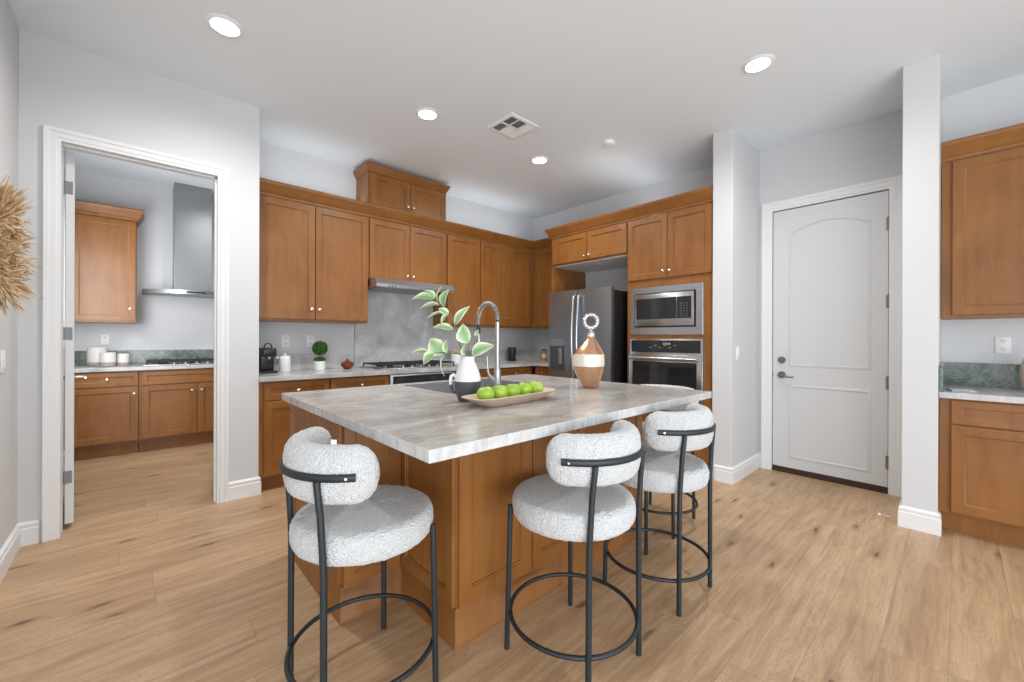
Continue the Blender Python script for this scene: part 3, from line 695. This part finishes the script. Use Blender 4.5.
# kitchen side doors
for x0, x1 in ((2.339, 2.11), (1.27, .96), (.954, .66)):
    p = panel_on((x0-ox, 2.570-oy), (x1-ox, 2.570-oy), .158, IB-.006); p.name = 'door'
    G().lathe(KN, (.04, -.015, .78), 16, '-y').build('knob', M['nickel'], p, 40)
# countertop with sink cut-out open to the kitchen side
SX0, SX1, SY0, SY1 = 1.305, 2.055, 1.945, 2.520
g = G().prism([(.605, 1.003), (2.559, 1.003), (2.559, 2.600), (SX1, 2.600), (SX1, SY0), (SX0, SY0), (SX0, 2.600), (.605, 2.600)], IB, IT, .003)
g.box(SX0+.0005, SY1, IB, SX1-.0005, 2.60, IT)
o = g.build('island_countertop', M['quartzite']); tag(o, 'thick grey taupe quartzite countertop on the kitchen island', 'countertop')
sk = thing('sink', 'dark grey undermount sink set into the island countertop', 'sink', (SX0, SY0, 0))
sw, sd = SX1-SX0, SY1-SY0
def RR(x0, x1, y0, y1, z): return [(x0, y0, z), (x1, y0, z), (x1, y1, z), (x0, y1, z)]
G().rings([RR(.0008, sw-.0008, .0008, sd-.0008, IT-.001), RR(.0008, sw-.0008, .0008, sd-.0008, .66), RR(.01, sw-.01, .01, sd-.01, .655), RR(.018, sw-.018, .018, sd-.018, .668), RR(.010, sw-.010, .010, sd-.010, .69), RR(.010, sw-.010, .010, sd-.010, IT-.001)], close=True, caps=False).build('basin', M['sinksteel'], sk, 30)
g = G().box(.011, .011, .670, sw-.011, sd-.011, .676); g.build('basin_floor', M['sinksteel'], sk)
G().lathe([(.045, .6765), (.045, .680), (.03, .679), (0, .677)], (sw/2, sd*.6, 0), 24).build('drain', M['steel'], sk, 40)
# faucet
fa = thing('faucet', 'tall spring neck pull-down faucet beside the island sink', 'faucet', (1.607, 1.885, IT+.0005))
G().lathe([(0, 0), (.030, 0), (.030, .006), (.024, .012), (.022, .03), (.022, .12), (.017, .14), (.0135, .16), (.0135, .415), (0, .415)], seg=24).build('body', M['faucet'], fa, 40)
pts = [(0, 0, .40), (0, 0, .425)]+[(0, .094-.094*math.cos(PI*k/16), .438+.094*math.sin(PI*k/16)) for k in range(17)]+[(0, .188, .40), (0, .186, .355)]
core = G().tube(pts, .008, 10).build('hose', M['blackplastic'], fa, 60)
# spring coil round the hose
def coil(path, R, r, pitch):
    P = [Vector(p) for p in path]; segs = [(P[i+1]-P[i]).length for i in range(len(P)-1)]; L = sum(segs); n = int(L/pitch*10); out = []
    for k in range(n+1):
        s = L*k/n; i = 0
        while i < len(segs)-1 and s > segs[i]: s -= segs[i]; i += 1
        p = P[i].lerp(P[i+1], min(1, s/segs[i])); t = (P[i+1]-P[i]).normalized(); a = Vector((1, 0, 0)); b = t.cross(a)
        th = 2*PI*k/10; out.append(p+a*R*math.cos(th)+b*R*math.sin(th))
    return out
G().tube(coil(pts[1:-1], .0125, .0024, .0115), .0034, 6).build('spring', M['faucet'], fa, 60)
G().tube([(0, .186, .36), (0, .184, .31), (0, .182, .25)], [.0095, .010, .012], 14).build('spray_head', M['faucet'], fa, 40)
G().tube([(0, .187, .385), (0, .186, .345)], .0125, 14).build('grip_band', M['blackplastic'], fa, 40)
G().tube([(0, .012, .30), (0, .09, .305), (0, .172, .30)], .005, 8).lathe([(.013, -.006), (.016, -.006), (.016, .006), (.013, .006)], (0, .184, .30), 16).build('holder_arm', M['faucet'], fa, 40)
G().tube([(-.737*a_, .676*a_, b_) for a_, b_ in ((.012, .062), (.040, .082), (.054, .105), (.060, .15), (.063, .205))], [.019, .015, .009, .006, .005], 12).build('lever', M['faucet'], fa, 40)

# ================================================================ BAR STOOLS
def make_stool():
    r = thing('bar_stool', '', 'bar stool', (0, 0, 0))       # faces +Y, backrest on -Y, origin under the seat centre
    prof = []
    for k in range(17):
        a = -PI/2+PI*k/16; c, s_ = math.cos(a), math.sin(a)
        prof.append((.200+.042*abs(c)**.7, .578+.050*abs(s_)**.75*(1 if s_ >= 0 else -1)))
    prof = [(0, .528), (.10, .528)]+prof+[(.12, .632), (0, .634)]
    seat = G().lathe(prof, (0, 0, 0), 96).build('seat', M['boucle'], r, 80)
    # backrest bolster: rounded section swept about the rear
    R0, hw, hh = .206, .044, .090; zc = .812; rings = []; cyy = -.012
    A0 = math.radians(81); N = 64; Q = 36
    for i in range(N+1):
        u = i/N*2-1; a = u*A0
        e = 1-abs(u); cap = min(1, e*A0*R0/.075); k = math.sqrt(max(0, 1-(1-cap)**2)); k = max(k, .03)
        kk = .35+.65*k if k > .03 else .03
        ring = []
        for q in range(Q):
            th = 2*PI*q/Q; c, s_ = math.cos(th), math.sin(th)
            dr_ = hw*abs(c)**.75*(1 if c > 0 else -1)*k; dz = hh*abs(s_)**.75*(1 if s_ > 0 else -1)*k
            rr = R0+dr_
            ring.append((rr*math.sin(a), cyy-rr*math.cos(a), zc+dz))
        rings.append(ring)
    G().rings(rings).build('backrest', M['boucle'], r, 80)
    for o in r.children:
        t_ = bpy.data.textures.get('boucle_noise') or bpy.data.textures.new('boucle_noise', 'CLOUDS'); t_.noise_scale = .012
        sb = o.modifiers.new('sub', 'SUBSURF'); sb.levels = 1; sb.render_levels = 1
        dm = o.modifiers.new('disp', 'DISPLACE'); dm.texture = t_; dm.strength = .007; dm.mid_level = .5
    # legs
    for sx in (-1, 1):
        G().tube([(.198*sx, .172, 0), (.186*sx, .166, .57)], .0107, 12).tube([(.186*sx, .166, .560), (.12*sx, .12, .527)], .008, 8).build('leg', M['black'], r, 40)
        pts = [(.162*sx, -.200, 0), (.160*sx, -.200, .35), (.158*sx, -.200, .52), (.156*sx, -.202, .58), (.155*sx, -.209, .70), (.152*sx, -.217, .78), (.151*sx, -.219, .806)]
        G().tube(pts, .0107, 12).build('leg', M['black'], r, 40)
    G().tube([(.248*math.cos(2*PI*k/64), .248*math.sin(2*PI*k/64), .148) for k in range(64)], .0085, 10, close=True).build('footrest_ring', M['black'], r, 40)
    pts = []
    R1 = R0+hw+.004
    for k in range(33):
        a = math.radians(-62+124*k/32); pts.append((R1*math.sin(a), cyy-R1*math.cos(a), .815))
    bar = G().tube(pts, .0125, 10, flat=.55).build('back_bar', M['black'], r, 50)
    for s_ in (-1, 1):
        a = math.radians(56*s_); c = Vector((R1*math.sin(a), cyy-R1*math.cos(a), .815)); nrm = Vector((math.sin(a), -math.cos(a), 0))
        G().tube([c+nrm*.004, c+nrm*.0085], .0042, 10).build('bolt', M['nickel'], bar, 40)
    G().box(-.17, -.010, .518, .17, .010, .5275, .002).box(-.01, -.19, .518, .01, .16, .5275, .002).build('seat_support', M['black'], r, 40)
    return r
st0 = make_stool()
spots = [((1.286, 1.040), 0, 'boucle bar stool at the island front, the nearer of the two side by side'),
         ((1.952, 1.036), math.radians(-1), 'boucle bar stool at the island front, nearest the white column and panel door'),
         ((2.622, 1.385), math.radians(90), 'boucle bar stool at the far end of the island, mostly hidden under the countertop'),
         ((.608, 1.446), math.radians(-88.5), 'boucle bar stool at the left end of the island, with a white care tag')]
stools = []
for i, ((x, y), rz, lab) in enumerate(spots):
    s_ = st0 if i == 0 else copy_tree(st0)
    s_.location = (x, y, 0); s_.rotation_euler = (0, 0, rz); s_['label'] = lab; s_['group'] = 'boucle bar stools around the island'; stools.append(s_)
G().box(-.009, -.0008, .885, .009, .0008, .917, mat=Matrix.Translation((.128, -.160, 0)) @ Matrix.Rotation(math.radians(40), 4, 'Z')).build('care_tag', M['white'], stools[3], label='small white care tag sewn on the backrest')

# ================================================================ ISLAND TABLEWARE
ZI = IT+.0005
# jug
jg = thing('jug_vase', 'two-tone jug vase, white above and charcoal below, on the island', 'vase', (1.236, 1.680, ZI), 0)
G().lathe([(0, 0), (.044, 0), (.050, .006), (.060, .04), (.066, .085), (.0665, .10), (.0665, .105), (0, .105)], seg=36).build('lower_body', plain('charcoal_glaze', (.075, .08, .085), .5), jg, 50)
prof = [(.0667, .1055), (.064, .13), (.055, .165), (.042, .195), (.034, .212), (.033, .225), (.036, .236), (.033, .237), (.029, .225), (.030, .21), (0, .19)]
G().lathe([(0, .1055)]+prof, seg=36).build('upper_body', M['ceramic'], jg, 50)
m = Matrix.Rotation(math.radians(137), 4, 'Z')
hp = [m @ Vector(p) for p in ((.060, 0, .128), (.074, 0, .138), (.084, 0, .132), (.088, 0, .11), (.087, 0, .085))]
G().tube(hp, .0085, 10).build('handle', M['ceramic'], jg, 50)
hp = [m @ Vector(p) for p in ((.087, 0, .085), (.083, 0, .06), (.075, 0, .045), (.060, 0, .040))]
G().tube(hp, .0085, 10).build('handle', plain('charcoal_handle', (.075, .08, .085), .5), jg, 50)

jg.scale = (1, 1, .94)
# leafy stems
def leaf_mat():
    m, t, b = new_mat('variegated_leaf')
    n = noise(t, coords(t, (1, 1, 1), rnd=True), 9, 4, .6, .5)
    at = t.nodes.new('ShaderNodeAttribute'); at.attribute_name = 'edge'; at.attribute_type = 'GEOMETRY'
    f = mth(t, 'ADD', at.outputs['Fac'], mth(t, 'MULTIPLY', mth(t, 'SUBTRACT', n, .5), 1.1))
    c = ramp(t, [(.10, (.24, .42, .22)), (.40, (.40, .55, .30)), (.66, (.76, .78, .52))], f)
    t.links.new(c, b.inputs['Base Color']); b.inputs['Roughness'].default_value = .45; b.inputs['Subsurface Weight'].default_value = .0
    return m
M['leaf'] = leaf_mat(); M['stem'] = plain('brown_stem', (.16, .12, .07), .6)
def stem_thing(label, base, pts, leaves, r=.0028):
    root = thing('leafy_branch', label, 'plant stem', base, 0, 'variegated leafy branches in the jug')
    G().tube(pts, [r]*(len(pts)-1)+[r*.5], 7).build('stem', M['stem'], root, 60)
    bm = bmesh.new(); lay = bm.verts.layers.float.new('edge')
    for p, d, L, Wd, roll in leaves:
        p = Vector(p); d = Vector(d).normalized(); side = d.cross(Vector((0, 0, 1)))
        if side.length < .1: side = Vector((1, 0, 0))
        side.normalize(); nr = side.cross(d)
        q = Matrix.Rotation(math.radians(roll), 3, d); side = q @ side; nr = q @ nr
        rows = []; n = 9
        for top in (1, 0):
            rw = []
            for i in range(n+1):
                u = i/n; w = Wd*1.15*(math.sin(PI*min(1, u*1.02)**.8))**.8*.5 if 0 < u < 1 else .0008
                c = p+d*L*u+nr*(.10*L*math.sin(PI*u)-.12*L*u*u)
                row = []
                for j in range(-2, 3):
                    v_ = bm.verts.new(c+side*w*j/2+nr*(abs(j)/2)**1.3*w*.35+nr*(.0006 if top else -.0006)); v_[lay] = abs(j)/2**1.2*.9+(.15 if u > .9 else 0)
                    row.append(v_)
                rw.append(row)
            rows.append(rw)
            for i in range(n):
                for j in range(4):
                    f = (rw[i][j], rw[i][j+1], rw[i+1][j+1], rw[i+1][j]); bm.faces.new(f if top else f[::-1])
        a, b = rows
        for j in (0, 4):
            for i in range(n):
                bm.faces.new((a[i][j], a[i+1][j], b[i+1][j], b[i][j]))
    bmesh.ops.recalc_face_normals(bm, faces=bm.faces[:])
    me = bpy.data.meshes.new('leaves'); bm.to_mesh(me); bm.free(); me.materials.append(M['leaf']); me.shade_smooth(); me.set_sharp_from_angle(angle=math.radians(60))
    o = bpy.data.objects.new('leaves', me); COL.objects.link(o); o.parent = root
    return root
base = (1.236, 1.680, ZI+.182)
# e = image-right direction, near = towards the camera
E_ = rt.copy(); N_ = -fw.copy()
def q(e, z, n=0): v_ = E_*e+N_*n; return (v_.x, v_.y, z)
def dv(e, z, n=0): v_ = E_*e+N_*n; return (v_.x, v_.y, z)
stem_thing('long leafy branch rising up and left from the jug, tallest one', base,
    [q(0, 0), q(-.017, .043), q(-.039, .088), q(-.061, .188, .01), q(-.083, .238, .02), q(-.105, .271, .02), q(-.150, .310, .02), q(-.183, .332, .02)],
    [(q(-.176, .330, .02), dv(-1, .05, .25), .100, .050, 30), (q(-.170, .328, .02), dv(-.65, .75, .1), .062, .042, 70), (q(-.150, .315, .02), dv(.15, 1, .1), .080, .024, 60), (q(-.118, .290, .02), dv(.2, 1, .2), .092, .060, 85),
     (q(-.140, .300, .02), dv(-1, -.12, .2), .098, .030, 30), (q(-.118, .262, .02), dv(-1, -.22, -.2), .090, .018, 30), (q(-.094, .250, .02), dv(-.8, .55, .5), .066, .032, 60), (q(-.072, .176, .02), dv(-1, .2, .3), .100, .036, 50),
     (q(-.100, .255, .02), dv(-.4, -.85, .4), .078, .030, 60), (q(-.064, .200, .01), dv(.62, .9, .1), .120, .040, 70)])
stem_thing('leafy branch in the middle of the jug with one large oval leaf', base,
    [q(.003, 0), q(.004, .06), q(.002, .11, .01)],
    [(q(.002, .108, .01), dv(-.32, 1, .25), .105, .074, 88), (q(-.010, .045, .01), dv(-.02, 1, .35), .068, .052, 80)])
stem_thing('leafy branch leaning right with one big pale green leaf', base,
    [q(.008, 0), q(.016, .05, .01), q(.030, .10, -.01), q(.040, .15, -.02)],
    [(q(.022, .050, .01), dv(1, .50, .2), .122, .062, 65), (q(.038, .14, -.02), dv(.3, 1, 0), .04, .016, 70)])
stem_thing('low leafy branch reaching left out of the jug over the sink', base,
    [q(-.008, 0, 0), q(-.014, .048, .01), q(-.06, .056, .02), q(-.12, .060, .02), q(-.19, .058, .02)],
    [(q(-.128, .048, .02), dv(-.55, .85, .3), .105, .080, 80), (q(-.190, .055, .02), dv(-1, .12, .1), .088, .034, 40), (q(-.165, .055, .02), dv(-.7, -.65, .5), .082, .054, 65), (q(-.116, .050, .02), dv(-.08, -1, .2), .108, .036, 60), (q(-.10, .06, .02), dv(-.1, 1, .3), .07, .040, 80)])

# wooden tray with apples
tr = thing('wooden_tray', 'long pale carved wooden bowl holding green apples on the island', 'tray', (1.368, 1.493, ZI), math.radians(5))
g = G(); R = []
def oval(a, b, z, n=48): return [(a*abs(math.cos(2*PI*k/n))**.38*(1 if math.cos(2*PI*k/n) > 0 else -1), b*abs(math.sin(2*PI*k/n))**.38*(1 if math.sin(2*PI*k/n) > 0 else -1), z) for k in range(n)]
g.rings([oval(.195, .052, 0), oval(.205, .058, .003), oval(.240, .078, .026), oval(.280, .096, .044), oval(.277, .093, .047), oval(.257, .083, .044), oval(.236, .066, .026), oval(.210, .050, .016), oval(.10, .02, .014)])
g.build('bowl', M['walnut_dish'], tr, 50)
def apple_mat():
    m, t, b = new_mat('green_apple_skin')
    n = noise(t, coords(t, (1, 1, 1), rnd=True), 14, 3, .6)
    c = ramp(t, [(.3, (.24, .44, .03)), (.55, (.36, .56, .06)), (.75, (.50, .66, .14))], n)
    t.links.new(c, b.inputs['Base Color']); b.inputs['Roughness'].default_value = .28; return m
M['apple'] = apple_mat()
ap0 = None
labs = ['leftmost green apple in the wooden bowl', 'green apple second from the left in the bowl', 'middle green apple of the five in the bowl', 'green apple second from the right in the bowl', 'rightmost green apple in the wooden bowl']
for i, (ex, ey) in enumerate(((-.168, 0.004), (-.080, .005), (.008, .003), (.096, .005), (.183, .004))):
    if ap0 is None:
        ap0 = thing('green_apple', labs[0], 'apple', (0, 0, 0), 0, 'green apples in the wooden bowl')
        pr = []
        for k in range(21):
            a = -PI/2+PI*k/20; rr = .0365*math.cos(a)**.9 if 0 < k < 20 else 0; z = .033*math.sin(a)
            z -= (.010*math.exp(-(rr/.010)**2) if a > 0 else -.006*math.exp(-(rr/.009)**2)); rr *= 1+.06*math.sin(a); pr.append((rr, z+.033))
        G().lathe(pr, seg=28).build('flesh', M['apple'], ap0, 80)
        G().tube([(0, 0, .055), (.001, 0, .064), (.004, .001, .072)], .0014, 6).build('stalk', M['stem'], ap0, 60)
        a_ = ap0
    else: a_ = copy_tree(ap0); a_['label'] = labs[i]
    v_ = Matrix.Rotation(math.radians(5), 3, 'Z') @ Vector((ex, ey, 0))
    a_.location = (1.368+v_.x, 1.493+v_.y, ZI+.0165+.001*(i % 2)); a_.rotation_euler = (.1*(i % 3-1), .12*((i*2) % 3-1), i*1.3); s = 1.14-.012*(i % 2); a_.scale = (s, s, s)

# copper decanter
bt = thing('decorative_bottle', 'faceted copper glass bottle with cream band and silver ring stopper', 'bottle', (2.160, 1.602, ZI), 0)
def facet(prof, seg=12, rot=0): 
    R = []
    for r_, z in prof:
        o_ = -.017*math.sin(PI*min(z, .32)/.32)
        R.append([(rt.x*o_+r_*(1+.02*(k % 2))*math.cos(2*PI*k/seg+rot), rt.y*o_+r_*(1+.02*(k % 2))*math.sin(2*PI*k/seg+rot), z) for k in range(seg)])
    return G().rings(R)
cop = plain('copper_glass', (.60, .34, .19), .18, .75, Coat_Weight=.6); crm = plain('cream_pearl_band', (.86, .78, .66), .2, .25)
facet([(0, 0), (.046, 0), (.052, .006), (.080, .075), (.096, .118), (.102, .139)], 16).build('lower_body', cop, bt, 16)
facet([(.102, .1392), (.104, .17), (.099, .216)], 16).build('band', crm, bt, 30)
facet([(.099, .2162), (.088, .238), (.056, .278), (.034, .308), (.024, .328), (0, .328)], 16).build('upper_body', cop, bt, 16)
nk = G().lathe([(.0235, .3282), (.022, .352), (.024, .356), (.016, .358), (0, .358)], seg=20).build('neck', plain('neck_glass', (.66, .62, .56), .1, .3), bt, 40)
m = Matrix.Rotation(math.radians(-42.5), 4, 'Z')
stp = G().lathe([(.012, .3585), (.016, .364), (.010, .372), (0, .374)], seg=16)
stp.build('stopper', M['chrome'], bt, 40)
g = G()
for s_ in range(3):
    pts = []
    for k in range(96):
        a = 2*PI*k/96; th = a*4+s_*2*PI/3; rr = .0425+.0075*math.cos(th)
        pts.append(m @ Vector((rr*math.cos(a),   .0075*math.sin(th), .428+rr*math.sin(a))))
    g.tube(pts, .0058, 7, close=True)
g.build('twisted_ring', M['chrome'], bt, 60)

# ================================================================ COUNTER ITEMS
ZC = CT+.0005
cm = thing('coffee_machine', 'black pod coffee machine at the left end of the marble counter', 'coffee machine', (.845, 4.10, ZC))
G().box(-.065, -.06, 0, .065, .13, .022, .006).build('base', M['blackplastic'], cm, 40)
G().box(-.055, .03, .0225, .055, .13, .245, .012, 3).build('tower', M['blackplastic'], cm, 40)
G().box(-.055, -.065, .165, .055, .029, .245, .012, 3).build('brew_head', M['blackplastic'], cm, 40)
G().tube([(0, -.035, .16), (0, -.035, .135)], [.012, .008], 12).build('spout', M['nickel'], cm, 40)
cm.scale = (1, 1, .9)
G().tube([(-.03, .0, .245), (-.026, .0, .272), (-.012, .0, .288), (.012, .0, .288), (.026, .0, .272), (.03, .0, .245)], .006, 8).build('lever', M['blackplastic'], cm, 40)
mf = thing('milk_frother', 'white rounded kettle beside the black coffee machine', 'kettle', (.995, 4.17, ZC))
G().lathe([(0, 0), (.046, 0), (.048, .006), (.048, .12), (.044, .138), (.036, .146), (0, .150)], seg=28).build('body', M['white'], mf, 50)
G().tube([(-.045, -.01, .128), (-.065, -.02, .130), (-.083, -.026, .124)], [.012, .011, .009], 10).build('handle', M['nickel'], mf, 40)
G().lathe([(0, .154), (.012, .154), (.010, .168), (0, .17)], seg=14).build('lid_knob', M['white'], mf, 40)
tp = thing('potted_topiary', 'small round green topiary in a white pot on the marble counter', 'potted plant', (1.283, 4.12, ZC))
G().lathe([(0, 0), (.043, 0), (.047, .004), (.050, .088), (.046, .088), (.044, .075), (0, .075)], seg=28).build('pot', M['ceramic'], tp, 40)
G().tube([(0, 0, .07), (.002, 0, .16)], .005, 8).build('stem', M['stem'], tp, 40)
mgreen, tt, bb_ = new_mat('boxwood_green')
cg = ramp(tt, [(.3, (.015, .06, .008)), (.7, (.07, .20, .03))], noise(tt, coords(tt), 60, 2)); tt.links.new(cg, bb_.inputs['Base Color']); bb_.inputs['Roughness'].default_value = .6
rnd = random.Random(3)
def bush(c, R, n, flat=1, top_only=False):
    g = G(); g.sphere(c, R*.84, 1, 1, flat, 16, 10)
    for i in range(n):
        z = 1-2*(i+.5)/n; 
        if top_only and z < -.1: continue
        a = i*2.39996; r_ = math.sqrt(1-z*z); d = Vector((r_*math.cos(a), r_*math.sin(a), z)); p = Vector(c)+Vector((d.x*R*.85, d.y*R*.85, d.z*R*.85*flat))
        t_ = (d+Vector([rnd.uniform(-.7, .7) for _ in range(3)])).normalized(); sd_ = t_.orthogonal().normalized(); sd_ = Matrix.Rotation(rnd.uniform(0, 6), 3, t_) @ sd_; L = rnd.uniform(.012, .020)*1.0; w = L*.38; nn = t_.cross(sd_)*.001
        A, B, C_, D = p, p+t_*L*.5+sd_*w, p+t_*L, p+t_*L*.5-sd_*w
        g.rings([[A+nn, B+nn, C_+nn, D+nn], [A-nn, B-nn, C_-nn, D-nn]])
    return g
bush((.002, 0, .212), .066, 620).build('foliage_ball', mgreen, tp)
bush((.0, 0, .100), .046, 220, .5, True).build('moss', mgreen, tp)
sb = thing('sugar_bowl', 'small reddish brown lidded bowl left of the cooktop', 'bowl', (1.545, 4.12, ZC))
amber = plain('amber_glaze', (.22, .045, .02), .15)
G().lathe([(0, 0), (.028, 0), (.030, .004), (.052, .022), (.066, .040), (.063, .052), (0, .054)], seg=12).build('bowl', amber, sb, 20)
G().lathe([(.066, .0545), (.060, .062), (.034, .078), (.012, .086), (.014, .094), (.008, .102), (0, .103)], seg=12).build('lid', amber, sb, 20)
fp = thing('flower_pot', 'white pot of dried flowers right of the cooktop, behind the jug', 'potted plant', (2.88, 4.15, ZC))
G().lathe([(0, 0), (.062, 0), (.068, .005), (.068, .125), (.063, .125), (.060, .11), (0, .11)], seg=28).build('pot', M['ceramic'], fp, 40)
g = G()
for k in range(60):
    a = k*2.4; r_ = .066*math.sqrt((k+.5)/60); z = .125+.03*math.cos(r_/.066*1.4)+rnd.uniform(0, .012)
    g.sphere((r_*math.cos(a), r_*math.sin(a), z), .0105, u=8, v=6)
dm_, dt_, db_ = new_mat('dried_flowers'); dc = ramp(dt_, [(.35, (.30, .17, .09)), (.6, (.62, .52, .38))], noise(dt_, coords(dt_), 45, 2)); dt_.links.new(dc, db_.inputs['Base Color'])
g.build('flowers', dm_, fp, 60)
cn = thing('canister', 'black coffee canister with steel trim in the counter corner', 'canister', (3.85, 4.20, ZC))
G().lathe([(0, 0), (.056, 0), (.058, .004), (.058, .155), (0, .155)], seg=28).build('body', M['blackplastic'], cn, 40)
G().lathe([(.058, .1555), (.058, .18), (.05, .186), (0, .187)], seg=28).build('lid', M['black'], cn, 40)
G().tube([(0, -.058, .135), (0, -.085, .125), (0, -.088, .08), (0, -.058, .04)], .006, 8).build('handle', M['nickel'], cn, 40)
kb = thing('spice_stack', 'small wooden spice jar stack at the counter end by the refrigerator', 'spice rack', (4.13, 3.85, ZC))
G().tube([(0, 0, 0), (0, 0, .05)], .04, 16).tube([(0, 0, .10), (0, 0, .14)], .036, 16).build('jars', plain('orange_brown_wood', (.50, .22, .08), .5), kb, 40)
G().tube([(0, 0, .0505), (0, 0, .0995)], .034, 16).build('bottle', plain('glass_white', (.7, .66, .6), .3), kb, 40)
G().lathe([(.03, .1405), (.032, .155), (.012, .17), (0, .171)], seg=16).build('lid', plain('lid_brown', (.18, .07, .03), .5), kb, 40)

# ================================================================ WREATH
wr = thing('straw_wreath', 'dried straw grass wreath hanging on the left wall', 'wreath', (XL+.045, 2.875, 1.635))
strawm, ts, bs = new_mat('dried_straw'); 
c = ramp(ts, [(.3, (.34, .21, .11)), (.5, (.60, .42, .24)), (.7, (.80, .63, .42))], noise(ts, coords(ts), 25, 3)); ts.links.new(c, bs.inputs['Base Color']); bs.inputs['Roughness'].default_value = .8
G().tube([(0, .165*math.cos(2*PI*k/48), .165*math.sin(2*PI*k/48)) for k in range(48)], .028, 10, close=True).build('ring', strawm, wr, 60)
g = G(); r2 = random.Random(5)
for k in range(1700):
    a = r2.uniform(0, 2*PI); c_ = Vector((r2.uniform(-.01, .03), .165*math.cos(a), .165*math.sin(a))); tuft = math.floor(a*5)/5
    out = Vector((r2.uniform(-.05, .35), math.cos(a+.5*math.sin(tuft*9)), math.sin(a+.5*math.sin(tuft*9)))); out = (out+Vector([r2.gauss(0, .20) for _ in range(3)])).normalized()
    if out.x < 0: out.x *= -.3
    if r2.random() < .2: out = Vector((out.x, -out.y, -out.z))*.8
    L = r2.uniform(.045, .115); bend = Vector([r2.gauss(0, .02) for _ in range(3)])
    p1 = c_+out*L*.55+bend; p2 = c_+out*L+bend*1.6
    p2.x = max(p2.x, -.04); p1.x = max(p1.x, -.04)
    g.tube([c_, p1, p2], [.0022, .0042, .0012], 4)
g.build('straw', strawm, wr)
